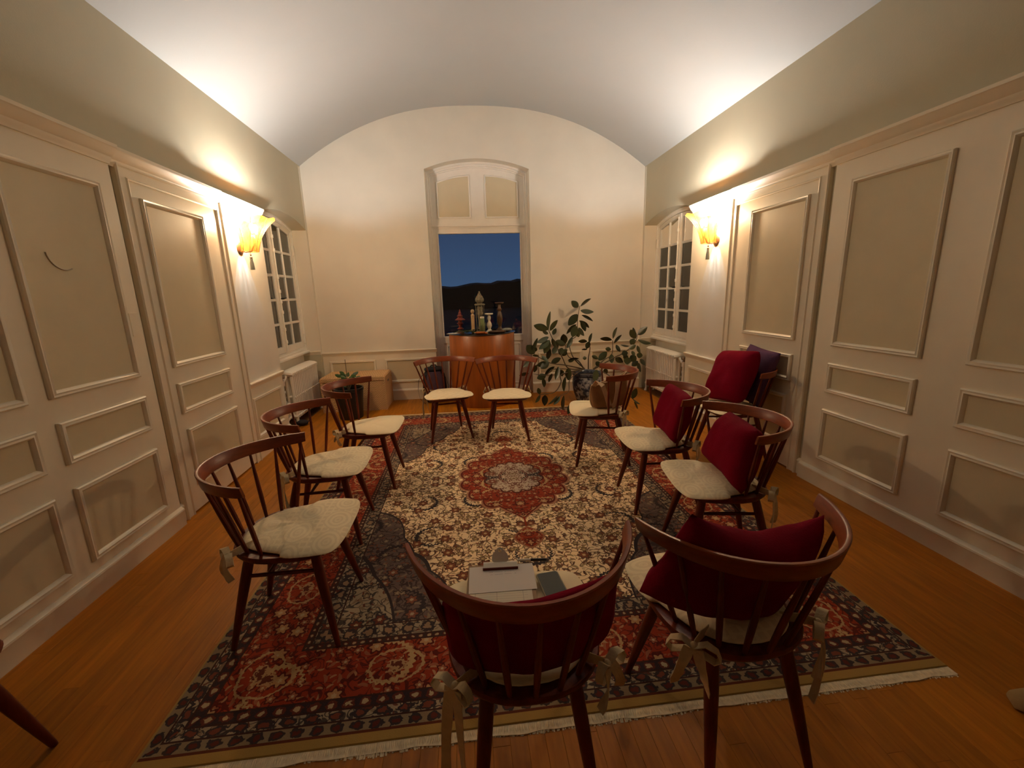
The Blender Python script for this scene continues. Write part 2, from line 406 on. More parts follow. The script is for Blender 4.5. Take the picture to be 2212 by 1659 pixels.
# ------------------------------------------------------------------ rug cloth (flat woven pattern)
RUG_C, RUG_HX, RUG_HY = (.315, 3.155), 1.45, 1.985
def m_rug():
    m = bpy.data.materials.new('persian_rug_pile'); m.use_nodes = True; nt = m.node_tree; b = nt.nodes['Principled BSDF']
    b.inputs['Roughness'].default_value = .95; b.inputs['Specular IOR Level'].default_value = .1; b.inputs['Sheen Weight'].default_value = .05
    tc = nt.nodes.new('ShaderNodeTexCoord'); x, y, z = split(nt, tc.outputs['Object'])
    ax, ay = x.abs(), y.abs()
    def stamp(scale, off, rnd=.85):
        n = nt.nodes.new('ShaderNodeTexVoronoi'); n.voronoi_dimensions = '2D'; n.feature = 'F1'
        n.inputs['Scale'].default_value = 1.0; n.inputs['Randomness'].default_value = rnd
        px, py = ax * scale + off, ay * scale + off * .7
        nt.links.new(vec(nt, px, py), n.inputs['Vector'])
        qx, qy, _ = split(nt, n.outputs['Position']); cr_, cg, cb = split(nt, n.outputs['Color'])
        dx, dy = px - qx, py - qy; a = cr_ * 6.2832; c, s = a.cos(), a.sin()
        return dx * c + dy * s, dy * c - dx * s, cg, cb
    # --- little motifs
    def leaf(scale, off, la=.42, lb=.15):
        lx, ly, g, h = stamp(scale, off)
        ly = ly + lx * lx * .7
        return ((lx / la).pow(2) + (ly / lb).pow(2)).lt(1.0), g
    def rosette(scale, off, r0=.27, k=6.0, gate=.45):
        lx, ly, g, h = stamp(scale, off, .9)
        r = (lx * lx + ly * ly).sqrt(); t = ly.atan2(lx)
        e = r0 * (1.0 + .0) + (t * k).cos() * (r0 * .22)
        on = g.gt(gate)
        return r.lt(e) * on, r.lt(e * .72) * on, r.lt(e * .28) * on
    def crescent(scale, off):
        lx, ly, g, h = stamp(scale, off, .75)
        r = (lx * lx + ly * ly).sqrt(); t = ly.atan2(lx)
        w = .042 * (1.0 + 0.0) - (t.abs() * .014)
        ser = (t * 26.0).sin() * .016
        return ((r - .30 + ser).abs().lt(w)) * t.abs().lt(2.3) * g.gt(.3)
    pv = vec(nt, ax, ay)
    n1 = tnoise(nt, pv, 8.5, 1.0); n2 = tnoise(nt, vec(nt, ax + 7.3, ay + 2.1), 12.0, 1.0)
    vine = ((n1 - .5).abs().lt(.011)).max((n2 - .48).abs().lt(.013)).max((n1 - .62).abs().lt(.008)).max((n2 - .36).abs().lt(.009))
    lf1, lg1 = leaf(26.0, 3.1, .36, .125); lf2, lg2 = leaf(19.0, 9.7, .40, .135); lf3, lg3 = leaf(33.0, 15.2, .33, .12)
    ro, ri, rc = rosette(8.0, 4.4); so, si, sc_ = rosette(15.0, 21.3, .30, 5.0, .62)
    cres = crescent(3.1, 6.2)
    cream, brown, red, olive, navy, grey, gold = (.95, .72, .43), (.11, .040, .022), (.30, .037, .014), (.21, .135, .05), (.045, .032, .032), (.37, .29, .19), (.38, .235, .065)
    # --- a floral layer: ground + ink + two petal colours
    def floral(ground, ink, pet1, pet2, lite, cc=None):
        c = mixc(nt, vine * .9, ground, ink)
        c = mixc(nt, lf3 * lg3.gt(.6) * .85, c, mixc(nt, lg3, ink, pet2))
        c = mixc(nt, lf1 * lg1.gt(.2) * .9, c, mixc(nt, lg1.gt(.5), ink, pet1))
        c = mixc(nt, lf2 * lg2.gt(.2) * .9, c, mixc(nt, lg2.gt(.6), pet2, ink))
        c = mixc(nt, so, c, ink); c = mixc(nt, si, c, pet2); c = mixc(nt, sc_, c, lite)
        c = mixc(nt, cres, c, cc or navy)
        c = mixc(nt, ro, c, ink); c = mixc(nt, ri, c, pet1); c = mixc(nt, rc, c, lite)
        return c
    cream, brown, red, olive, navy, grey, gold = (.95, .72, .43), (.11, .040, .022), (.30, .037, .014), (.21, .135, .05), (.045, .032, .032), (.37, .29, .19), (.38, .235, .065)
    F_field = floral(cream, brown, (.24, .075, .035), (.34, .22, .10), (.60, .40, .20))
    F_red = floral(red, (.10, .014, .010), (.46, .25, .11), (.34, .12, .055), (.52, .39, .22), (.50, .33, .15))
    F_grey = floral(grey, navy, (.14, .035, .022), (.25, .17, .10), (.42, .32, .19))
    F_dark = floral((.155, .105, .085), (.060, .036, .034), (.23, .08, .045), (.26, .19, .12), (.42, .32, .20))
    F_inner = floral((.52, .41, .30), (.17, .07, .045), (.22, .07, .04), (.26, .19, .11), (.48, .38, .26))
    # --- field zones
    ang = (ay / .60).atan2(ax / .43)
    rr = ((ax / .415).pow(2) + (ay / .545).pow(2)).sqrt()
    lob = (ang * 8.0).sin().abs().pow(.75) * .13
    med = rr.lt(lob + .90).max(((ax / .30) + (ay - .30) / .36).lt(1.0) * ay.gt(.30))
    med_o = rr.lt(lob + .94).max(((ax / .31) + (ay - .30) / .375).lt(1.0) * ay.gt(.30))
    ri_ = ((ax / .225).pow(2) + (ay / .275).pow(2)).sqrt(); lob2 = (ang * 7.0).sin().abs().pow(.75) * .16
    inn = ri_.lt(lob2 + .86); inn_o = ri_.lt(lob2 + .93)
    core = ri_.lt(.40 + lob2 * .6)
    corr = ((ri_ - .42 - lob2 * .6).abs()).lt(.03)
    pa = (ay - .875) / .105; pw = ((ax / .085).abs().pow(1.3) + pa.abs().pow(1.3))
    pend = pw.lt(1.0); pend_o = pw.lt(1.2)
    stalk = ax.lt(.006) * ay.gt(.64) * ay.lt(.80)
    BX, BY = .49, .525
    fx, fy = (RUG_HX - BX) - ax, (RUG_HY - BY) - ay
    sp = fx / .56 + fy / 1.12
    spl = ((fx * 11.0).sin().abs() * .10) + ((fy * 9.0).sin().abs() * .06)
    span = sp.lt(spl + .90); span_o = sp.lt(spl + .925); span_i = sp.lt(spl * .6 + .42); span_io = sp.lt(spl * .6 + .45)
    c = F_field
    c = mixc(nt, span_o, c, navy); c = mixc(nt, span, c, F_dark)
    c = mixc(nt, span_io, c, navy); c = mixc(nt, span_i, c, F_grey)
    c = mixc(nt, med_o, c, (.42, .19, .10)); c = mixc(nt, med, c, (.13, .018, .012)); c = mixc(nt, rr.lt(lob + .865).max(((ax / .285) + (ay - .30) / .345).lt(1.0) * ay.gt(.30)), c, F_red)
    c = mixc(nt, inn_o, c, (.09, .018, .012)); c = mixc(nt, inn, c, F_inner)
    c = mixc(nt, corr, c, (.16, .05, .035))
    c = mixc(nt, stalk, c, red); c = mixc(nt, pend_o, c, (.33, .14, .07)); c = mixc(nt, pend, c, F_red)
    n3 = tnoise(nt, pv, 55.0, 2)
    # --- borders, measured inwards from the edge
    d = (RUG_HX - ax).min((RUG_HY - .035) - ay)
    s = ax * 1.0 + ay * 1.0   # runs along whichever border
    def rowdots(width, mid, period, lo, hi, base, dot, rim):
        "flowers repeating along a narrow border"
        u = ((ax / period).fract() - .5) * period; v_ = ((ay / period).fract() - .5) * period
        along = mixf((RUG_HX - ax).lt((RUG_HY - .035) - ay), u, v_)
        q = ((along / (period * .36)).pow(2) + ((d - mid) / (width * .40)).pow(2)).sqrt() + (n3 - .5) * 1.5
        cc = mixc(nt, q.lt(1.0), base, rim); return mixc(nt, q.lt(.55), cc, dot)
    def mixf(f, a, bb): return a + (bb - a) * f
    c = mixc(nt, d.lt(.49), c, rowdots(.075, .450, .085, .41, .49, F_grey, (.30, .19, .11), navy))
    c = mixc(nt, d.lt(.412), c, rowdots(.025, .398, .035, .385, .41, (.05, .028, .024), (.40, .30, .17), (.10, .02, .015)))
    c = mixc(nt, d.lt(.385), c, F_red)
    # palmette ovals along the main border
    u = (((ax + .09) / .50).fract() - .5) * .50; v_ = (((ay + .09) / .50).fract() - .5) * .50
    al = mixf((RUG_HX - ax).lt((RUG_HY - .035) - ay), u, v_); dd = d - .262
    q = ((al / .115).pow(2) + (dd / .085).pow(2)).sqrt() + (al * 60.0).sin() * .03
    band = d.lt(.385) * d.gt(.14)
    c = mixc(nt, band * ((q - .92 + (n3 - .5) * .25).abs().lt(.05)), c, (.46, .29, .13))
    q2 = q + (n3 - .5) * .9
    c = mixc(nt, band * q2.lt(.36), c, (.44, .27, .13)); c = mixc(nt, band * q2.lt(.20), c, (.13, .03, .018))
    c = mixc(nt, d.lt(.140), c, rowdots(.045, .118, .060, .095, .14, (.040, .024, .026), (.44, .33, .19), (.13, .03, .02)))
    c = mixc(nt, d.lt(.096), c, rowdots(.045, .074, .080, .05, .095, F_grey, (.19, .05, .03), navy))
    c = mixc(nt, d.lt(.052), c, rowdots(.045, .029, .066, .01, .05, (.26, .19, .11), (.11, .025, .02), navy))
    for e in (.052, .096, .140, .385, .412, .49):
        c = mixc(nt, (d - e).abs().lt(.0035), c, (.055, .022, .018))
    c = mixc(nt, d.lt(.010), c, (.12, .03, .015))
    c = mixc(nt, (RUG_HX - ax).lt(.010), c, gold)
    c = mixc(nt, ay.gt(RUG_HY - .035), c, gold)
    # gentle abrash and wear
    w = tnoise(nt, vec(nt, x * .3, y), 3.0, 3)
    mm = nt.nodes.new('ShaderNodeVectorMath'); mm.operation = 'SCALE'; nt.links.new(c, mm.inputs[0]); nt.links.new((w * .5 + .75).s, mm.inputs['Scale'])
    nt.links.new(mm.outputs[0], b.inputs['Base Color'])
    bp = nt.nodes.new('ShaderNodeBump'); bp.inputs['Strength'].default_value = .3; bp.inputs['Distance'].default_value = .004
    nt.links.new(tnoise(nt, tc.outputs['Object'], 260, 2).s, bp.inputs['Height']); nt.links.new(bp.outputs[0], b.inputs['Normal'])
    return m
M_RUG = m_rug()
# ------------------------------------------------------------------ room shell
XL, XR, YB, YF, HS, HA = -1.972, 2.536, 6.017, -3.4, 3.071, 3.783
XC = (XL + XR) / 2; HW = (XR - XL) / 2
def vault(x):
    u = min(abs((x - XC) / HW), 1.0); return HS + (HA - HS) * (1 - u ** 2.35)

# floor: sub-floor slab, then every oak strip one can see as a piece of its own
fb = MB(); fb.box((XL - .3, YF - .2, -.08), (XR + .3, YB + .45, -.0025))
floor = tag(fb.build('floor', M_SUB, smooth=False), kind='structure')
PW = .0585
plank_me = {}
def plank_mesh(L):
    if L not in plank_me:
        plank_me[L] = MB().bbox((-PW / 2 + .0002, 0, -.006), (PW / 2 - .0002, L - .0004, 0), .0006).mesh('plank', M_PLANK, smooth=False)
    return plank_me[L]
def in_rug(xa, xb, ya, yb):
    return xa > RUG_C[0] - RUG_HX + .03 and xb < RUG_C[0] + RUG_HX - .03 and ya > RUG_C[1] - RUG_HY + .03 and yb < RUG_C[1] + RUG_HY - .03
rp = random.Random(3); LENS = (.5, .7, .9, 1.1, 1.4)
rest = MB(); nrow = int((XR - XL) / PW) + 1; n_pl = 0
for i in range(nrow):
    xa = XL + i * PW; xc = xa + PW / 2
    y = YF - rp.random() * .6
    while y < YB + .05:
        L = rp.choice(LENS); ya, yb = y, y + L; y += L
        if xc + PW / 2 > XR + .05: continue
        if in_rug(xa, xa + PW, ya, yb): continue
        vis = yb > .85 and not (xa > -1.0 and xa < 1.65 and ya > 1.25 and yb < 5.05)
        if vis and n_pl < 296:
            inst('plank', plank_mesh(L), floor, (xc, ya, 0)); n_pl += 1
        else:
            rest.bbox((xa + .0002, ya, -.006), (xa + PW - .0002, ya + L - .0004, 0), .0006)
tag(rest.build('far_planks', M_PLANK, floor, smooth=False), kind='stuff')

# vaulted ceiling
ce = MB(); N = 40
xs = [XL + (XR - XL) * i / N for i in range(N + 1)]
ce.loft([[(x, yy, vault(x)) for x in xs] + [(x, yy, vault(x) + .15) for x in reversed(xs)] for yy in (YF - .2, YB + .02)], True, True)
tag(fix_normals(ce.build('ceiling', M_CEIL, ang=60)), kind='structure')

# wall behind the camera
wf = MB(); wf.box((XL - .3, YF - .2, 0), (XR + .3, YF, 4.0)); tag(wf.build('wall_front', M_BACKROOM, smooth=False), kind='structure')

# back wall with the arched door opening
DX0, DX1, DSP, DAP = -.437, .934, 3.04, 3.167
def arc(x0, x1, zs, za, n=16):
    h = za - zs; w = (x1 - x0) / 2; Rr = (w * w + h * h) / (2 * h); xc = (x0 + x1) / 2; zc = za - Rr
    return [(x0 + (x1 - x0) * i / n, zc + math.sqrt(max(Rr * Rr - (x0 + (x1 - x0) * i / n - xc) ** 2, 0))) for i in range(n + 1)]
wb = MB(); TH = .30
wb.box((XL - .35, YB, 0), (DX0, YB + TH, 3.9)); wb.box((DX1, YB, 0), (XR + .35, YB + TH, 3.9))
ar = arc(DX0, DX1, DSP, DAP)
wb.loft([[(x, YB, z), (x, YB, 3.9), (x, YB + TH, 3.9), (x, YB + TH, z)] for x, z in ar], True, True)
wall_back = tag(fix_normals(wb.build('wall_back', M_WALL, smooth=False)), kind='structure')

# side walls; s = +1 left (room side is +x), -1 right
NY0, NY1, NSP, NAP, ND = 4.66, 5.962, 2.30, 2.405, .23
def side_map(s):
    X = XL if s > 0 else XR
    return lambda u, v, h: (X + s * h, u, v)
def mbox(mb, M, u0, u1, v0, v1, h0, h1):
    a, b = M(u0, v0, h0), M(u1, v1, h1)
    return mb.box(tuple(min(p, q) for p, q in zip(a, b)), tuple(max(p, q) for p, q in zip(a, b)))
MOULD = [(0, 0), (0, .014), (.006, .021), (.014, .018), (.022, .021), (.030, .012), (.034, .004), (.034, 0)]
def panel(parent, M, u0, u1, v0, v1, h=0.0, nm='panel'):
    "raised moulding frame round a darker painted field"
    path = [(u0, v0), (u1, v0), (u1, v1), (u0, v1)]
    mo = fix_normals(sweep(path, [(d, h + k) for d, k in MOULD], M).build(nm + '_moulding', M_TRIM, parent, ang=30))
    f = MB(); mbox(f, M, u0 + .030, u1 - .030, v0 + .030, v1 - .030, h, h + .0035)
    f.build(nm + '_field', M_FIELD, parent, smooth=False)
def strip(name, M, prof, u0, u1, m=None, parent=None, n_kind=True):
    "moulding with profile [(v, h)] running along u"
    mb = MB(); mb.loft([[M(u, v, h) for v, h in prof] for u in (u0, u1)], True, True)
    o = fix_normals(mb.build(name, m or M_TRIM, parent, ang=30))
    return tag(o, kind='structure') if n_kind and parent is None else o
BASE = [(0, 0), (0, .020), (.095, .020), (.103, .024), (.112, .022), (.120, .012), (.126, .004), (.126, 0)]
def cornice_prof(h): return [(2.215, 0), (2.215, h + .010), (2.228, h + .014), (2.236, h + .022), (2.250, h + .026), (2.268, h + .048), (2.290, h + .058), (2.296, h + .066), (2.312, h + .068), (2.316, h + .060), (2.316, 0)]
RAILP = [(.660, 0), (.660, .008), (.672, .014), (.684, .018), (.696, .030), (.708, .033), (.714, .028), (.714, 0)]
trim_n = [0]
def trim(M, prof, u0, u1):
    trim_n[0] += 1; return strip('trim_%d' % trim_n[0], M, prof, u0, u1)
SH = .032   # how far the near panelled part stands forward
for s, side in ((1, 'left'), (-1, 'right')):
    M = side_map(s)
    w = MB()
    mbox(w, M, YF - .2, NY0, 0, 3.078, -.35, 0)
    mbox(w, M, NY1, YB + .3, 0, 3.078, -.35, 0)
    ar = arc(NY0, NY1, NSP, NAP)
    w.loft([[M(u, v, 0), M(u, 3.078, 0), M(u, 3.078, -.35), M(u, v, -.35)] for u, v in ar], True, True)
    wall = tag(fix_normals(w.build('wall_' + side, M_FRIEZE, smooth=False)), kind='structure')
    # recess wall behind the radiator
    k = MB(); mbox(k, M, NY0, NY1, 0, .735, -.35, -ND); k.build('recess_back', M_WALL, wall, smooth=False)
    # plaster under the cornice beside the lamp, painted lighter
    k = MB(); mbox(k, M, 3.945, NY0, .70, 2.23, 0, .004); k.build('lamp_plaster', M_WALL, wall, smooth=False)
    k = MB(); mbox(k, M, 3.945, NY0, .12, .67, 0, .004); k.build('dado_board', M_TRIM, wall, smooth=False)
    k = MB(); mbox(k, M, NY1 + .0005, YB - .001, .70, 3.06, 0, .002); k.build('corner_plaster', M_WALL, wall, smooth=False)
    # reveal linings
    k = MB(); mbox(k, M, NY1 - .003, NY1, .735, NSP, -ND, 0); mbox(k, M, NY0, NY0 + .003, .735, NSP, -ND, 0); k.build('reveal_lining', M_WALL, wall, smooth=False)
    # near panelling stands forward of the door
    k = MB(); mbox(k, M, YF, 2.80, 0, 2.23, 0, SH); k.build('near_panelling', M_TRIM, wall, smooth=False)
    u1 = 2.690 if s > 0 else 2.655
    a0 = 2.130 if s > 0 else 2.068
    for ua, ub in ((a0, u1), (1.465, 2.022) if s > 0 else (1.262, 1.846), (.80, 1.355) if s > 0 else (.455, 1.04), (.13, .69) if s > 0 else (-.35, .235)):
        panel(wall, M, ua, ub, 1.026, 2.095, SH); panel(wall, M, ua, ub, .700, .908, SH); panel(wall, M, ua, ub, .180 if s > 0 else .205, .578, SH)
    panel(wall, M, 3.965, 4.565, .19, .572, .004, 'dado')
    # lock plate painted over at the edge of the near panelling
    k = MB(); mbox(k, M, 2.712 if s > 0 else 2.660, 2.775, 1.262 if s > 0 else 1.366, 1.395 if s > 0 else 1.442, SH, SH + .005); k.build('painted_plate', M_TRIM, wall, smooth=False)
    # cupboard door with its casing
    dn = 1 if s > 0 else 2
    d = MB(); mbox(d, M, 2.925, 3.860, .012, 2.175, 0, .022)
    door = tag(d.build('door_%d' % dn, M_TRIM, smooth=False), kind='structure')
    panel(door, M, 3.005, 3.630, 1.026, 2.078, .022); panel(door, M, 3.005, 3.645, .706, .915, .022); panel(door, M, 3.020, 3.660, .180, .592, .022)
    c = MB(); CAS = [(-.012, 0), (-.012, .030), (-.003, .034), (.004, .026), (.052, .026), (.058, .036), (.066, .036), (.072, .028), (.072, 0)]
    path = [(2.925, .0), (2.925, 2.175), (3.860, 2.175), (3.860, .0)]
    o = fix_normals(sweep(path, CAS, M, closed=False).build('casing', M_TRIM, door, ang=30))
    # skirting, cornice, dado rail
    bb = MB()
    for ua, ub, h in ((YF, 2.80, SH), (2.80, 2.862, 0), (3.925, NY0, .004)):
        bb.loft([[M(u, v, h + q) for v, q in BASE] for u in (ua, ub)], True, True)
    tag(fix_normals(bb.build('baseboard_' + side, M_TRIM, ang=30)), kind='structure')
    trim(M, cornice_prof(SH), YF, 2.80); trim(M, cornice_prof(.012), 2.80, 3.88); trim(M, cornice_prof(.0), 3.88, NY0 - .01)
    trim(M, RAILP, 3.945, NY0 + .004)
    # dado rail returning into the window recess
    X = XL if s > 0 else XR
    mb = MB(); mb.loft([[(X - s * t, NY1 - q * .6, v + .035) for v, q in RAILP] for t in (0.0, ND)], True, True)
    trim_n[0] += 1; tag(fix_normals(mb.build('trim_%d' % trim_n[0], M_TRIM, ang=30)), kind='structure')

# faint curved mark on the left panelling, built as a thin tube
ML = side_map(1)
hk = MB(); hk.tube([ML(2.375 + .085 * math.cos(a), 1.705 + .085 * math.sin(a), SH + .006) for a in [R(185 + 10 * i) for i in range(12)]], .0028, 6)
hk.build('curved_mark', M_MARK, bpy.data.objects['wall_left'])

# back wall dado: panels, rail, skirting
MBK = lambda u, v, h: (u, YB - h, v)
for ua, ub in ((-1.885, -1.270), (-1.145, -.495), (1.020, 1.660), (1.790, 2.420)):
    panel(wall_back, MBK, ua, ub, .255, .590, .006, 'dado')
for ua, ub in ((XL, DX0), (DX1, XR)):
    k = MB(); mbox(k, MBK, ua, ub, 0, .67, 0, .006); k.build('dado_board', M_TRIM, wall_back, smooth=False)
    trim(MBK, RAILP, ua, ub + (.012 if ub == DX0 else 0))
bb = MB()
for ua, ub in ((XL, DX0), (DX1, XR)):
    bb.loft([[MBK(u, v * 1.25, q + .006) for v, q in BASE] for u in (ua, ub)], True, True)
tag(fix_normals(bb.build('baseboard_back', M_TRIM, ang=30)), kind='structure')

# ------------------------------------------------------------------ glazed garden door in the back wall
YD = YB + .20; KD = YD / YB
def dz(z): return CAM_Z + (z - CAM_Z) * KD
MD = lambda u, v, h: (u * KD, YD - h, dz(v))
dr = MB()
x0, x1 = -.385, .873
fr = [(DX0 / KD - .01, .0)] + [(a / KD, CAM_Z + (b - CAM_Z) / KD) for a, b in arc(DX0, DX1, DSP, DAP + .01)] + [(DX1 / KD + .01, .0)]
# frame: stiles + arched head
FR = [(0, -.03), (0, .05), (.022, .05), (.028, .036), (.046, .036), (.050, .018), (.062, .018), (.062, -.03)]
path = [(DX0 / KD, -.02)] + [(a / KD, CAM_Z + (b - CAM_Z) / KD) for a, b in arc(DX0, DX1, DSP, DAP)] + [(DX1 / KD, -.02)]
door3 = tag(empty('door_3', (0, 0, 0)), kind='structure')
fix_normals(sweep(list(reversed(path)), FR, MD, closed=False).build('door_frame', M_WHITE, door3, ang=30))
# transom rail, mullion, arched upper board, panels
t = MB(); mbox(t, MD, x0, x1, 2.325, 2.352, -.03, .045); mbox(t, MD, x0, x1, 2.30, 2.325, -.03, .03); t.build('transom_rail', M_WHITE, door3, smooth=False)
tb = MB(); ai = arc(x0 - .01, x1 + .01, 2.965, 3.105)
tb.loft([[MD(u, 2.352, -.02), MD(u, v, -.02), MD(u, v, 0), MD(u, 2.352, 0)] for u, v in ai], True, True)
fix_normals(tb.build('transom_board', M_WHITE, door3, smooth=False))
for ua, ub, za, zb in ((-.285, .132, 2.872, 2.956), (.345, .770, 2.956, 2.880)):
    top = [(ua + (ub - ua) * i / 8, za + (zb - za) * i / 8 + .018 * math.sin(math.pi * i / 8)) for i in range(9)]
    pth = [(ua, 2.442), (ub, 2.442)] + list(reversed(top))
    fix_normals(sweep(pth, [(-.012, 0), (-.012, .010), (-.004, .016), (.006, .010), (.010, .0)], MD).build('transom_moulding', M_WHITE, door3, ang=30))
    f = MB(); f.loft([[MD(u, v, .001) for u, v in pth], [MD(u, v, .004) for u, v in pth]], True, True)
    fix_normals(f.build('transom_panel', M_FIELD, door3, smooth=False))
# glazed leaf
gx0, gx1, gz0, gz1 = -.315, .803, .862, 2.247
lf = MB()
mbox(lf, MD, x0, gx0, -.02, 2.30, -.02, .022); mbox(lf, MD, gx1, x1, -.02, 2.30, -.02, .022)
mbox(lf, MD, gx0, gx1, gz1, 2.30, -.02, .022); mbox(lf, MD, gx0, gx1, .78, gz0, -.02, .022); mbox(lf, MD, gx0, gx1, -.02, .12, -.02, .022)
leaf3 = lf.build('door_leaf', M_WHITE, door3, smooth=False)
k = MB(); mbox(k, MD, gx0, gx1, gz0, gz1, -.004, .0); k.build('pane', M_GLASS, leaf3, smooth=False)
k = MB(); mbox(k, MD, gx0, gx1, .12, .78, -.018, .004); k.build('bottom_board', M_WHITE, leaf3, smooth=False)
fix_normals(sweep([(gx0 + .04, .16), (gx1 - .04, .16), (gx1 - .04, .745), (gx0 + .04, .745)], [(0, .004), (0, .014), (.012, .016), (.02, .004)], MD).build('bottom_moulding', M_WHITE, leaf3, ang=30))
fix_normals(sweep([(gx0, gz0), (gx1, gz0), (gx1, gz1), (gx0, gz1)], [(-.004, .022), (-.004, .030), (.010, .026), (.014, .0), (-.004, .0)], MD).build('glazing_bead', M_WHITE, leaf3, ang=30))
th = MB(); th.box((DX0, YB - .0, -.01), (DX1, YD + .05, .006)); th.build('threshold', M_PLANK, door3, smooth=False)

# ------------------------------------------------------------------ casement windows in the side recesses
WZ0 = .775
def casement(s, n):
    M = side_map(s); hp = -ND + .03
    w = tag(empty('window_%d' % n), kind='structure')
    ao = arc(NY0, NY1, NSP, NAP, 14)
    # outer frame
    path = [(NY0, WZ0)] + ao + [(NY1, WZ0)]
    PF = [(0, -.06), (0, .03), (.018, .03), (.024, .02), (.045, .02), (.045, -.06)]
    pth = list(reversed(path))
    fix_normals(sweep(pth, [(d, hp + h) for d, h in PF], M, closed=True).build('window_frame', M_WHITE, w, ang=30))
    ua, ub = NY0 + .047, NY1 - .047; um = (ua + ub) / 2
    za = WZ0 + .047
    def top(u):
        for (a, b), (c, d) in zip(ao, ao[1:]):
            if a <= u <= c: return b + (d - b) * (u - a) / (c - a) - .050
        return NSP - .05
    rows = [za + .075, 1.175, 1.455, 1.735, 2.010]   # glass bottoms
    BARW = .028
    for q, (l0, l1) in enumerate(((ua, um - .004), (um + .004, ub))):
        o0, o1 = l0 + .050, l1 - .050
        sb = MB()
        def post(a, b, h0=-.02, h1=.012):
            pts = [a + (b - a) * i / 3 for i in range(4)]
            sb.loft([[M(u, za, hp + h0), M(u, top(u), hp + h0), M(u, top(u), hp + h1), M(u, za, hp + h1)] for u in pts], True, True)
        post(l0, o0); post(o1, l1)
        mbox(sb, M, o0, o1, za, rows[0], hp - .02, hp + .012)
        # arched head rail
        pts = [o0 + (o1 - o0) * i / 6 for i in range(7)]
        sb.loft([[M(u, top(u) - .050, hp - .02), M(u, top(u), hp - .02), M(u, top(u), hp + .012), M(u, top(u) - .050, hp + .012)] for u in pts], True, True)
        sash = fix_normals(sb.build('sash', M_WHITE, w, smooth=False))
        mid = (o0 + o1) / 2
        mv = MB(); mv.loft([[M(mid + a, za + .05, hp + b), M(mid + a, top(mid) - .03, hp + b)] for a, b in ((-.013, -.012), (.013, -.012), (.006, .012), (-.006, .012))] + [[M(mid - .013, za + .05, hp - .012), M(mid - .013, top(mid) - .03, hp - .012)]], False, False, False)
        mv.v = [tuple(p) for p in mv.v]
        fix_normals(mv.build('glazing_bar', M_WHITE, sash, smooth=False))
        for r in rows[1:]:
            mh = MB(); mbox(mh, M, o0, o1, r - BARW, r, hp - .012, hp + .009); mh.build('glazing_bar', M_WHITE, sash, smooth=False)
        for i, r in enumerate(rows):
            for a, b in ((o0, mid - .012), (mid + .012, o1)):
                k = MB()
                if i < 4: mbox(k, M, a, b, r, rows[i + 1] - BARW, hp - .004, hp - .001)
                else:
                    pts = [a + (b - a) * j / 3 for j in range(4)]
                    k.loft([[M(u, r, hp - .004), M(u, top(u) - .045, hp - .004), M(u, top(u) - .045, hp - .001), M(u, r, hp - .001)] for u in pts], True, True)
                k.build('pane', M_GLASS, sash, smooth=False)
    # meeting strip with the bolt rod, knuckles and handle
    k = MB(); mbox(k, M, um - .028, um + .020, za, top(um) - .01, hp + .012, hp + .030); k.build('meeting_strip', M_WHITE, w, smooth=False)
    b = MB(); b.tube([M(um, za + .02, hp + .040), M(um, top(um) - .05, hp + .040)], .007, 8)
    for zz in (.95, 1.10, 1.30, 1.42, 1.54, 1.70, 2.0, 2.15): b.tube([M(um, zz - .018, hp + .041), M(um, zz + .018, hp + .041)], .014, 8)
    bolt = b.build('window_bolt', M_WHITE, w)
    b = MB(); b.tube([M(um, 1.455, hp + .045), M(um, 1.455, hp + .075), M(um + .055, 1.462, hp + .080)], [.008, .009, .007], 8); b.build('bolt_handle', M_IRON, bolt)
    for uu in (NY0 + .044, NY1 - .044):
        for zz in (.93, 2.05):
            b = MB(); b.tube([M(uu, zz - .05, hp + .030), M(uu, zz + .05, hp + .030)], .010, 8)
            b.ball(M(uu, zz + .055, hp + .030), .011); b.ball(M(uu, zz - .055, hp + .030), .011); b.build('hinge', M_WHITE, w)
    k = MB(); k.loft([[M(u, v, h) for v, h in ((.735, -.34), (.735, -.150), (.742, -.138), (.760, -.138), (.768, -.150), (.778, -.19), (.778, -.34))] for u in (NY0 + .004, NY1 - .004)], True, True)
    fix_normals(k.build('window_sill', M_WHITE, w, ang=30))
    # boards added behind the panes in two leaves, to keep the blue sky out
    for a, b_ in ((NY0 + .01, um - .004), (um + .004, NY1 - .01)):
        for i in range(5):
            p0 = a + (b_ - a) * i / 5; k = MB(); mbox(k, M, p0 + .003, p0 + (b_ - a) / 5 - .003, WZ0, NAP + .02, -.345, -.325); k.build('backing_board', M_BACKING, w, smooth=False)
casement(1, 1); casement(-1, 2)

# outside: lawn, far tree line
g = MB(); g.box((-80, YB + .5, -1.2), (80, 120, -1.0)); tag(g.build('ground', M_GROUND, smooth=False), kind='structure')
tl = MB(); tr_ = random.Random(5)
pr = []
for i in range(121):
    x = -70 + i * 140 / 120
    pr.append((x, 2.6 + 1.1 * noise.noise(Vector((x * .06, 0, 0))) + .8 * noise.noise(Vector((x * .35, 3, 0)))))
tl.loft([[(x, 70, -1.1), (x, 70, h), (x, 76, h + .4), (x, 82, -1.1)] for x, h in pr], True, True)
tag(fix_normals(tl.build('treeline', M_TREE)), label='dark wooded ridge far outside behind the glazed door', cat='trees', kind='stuff')
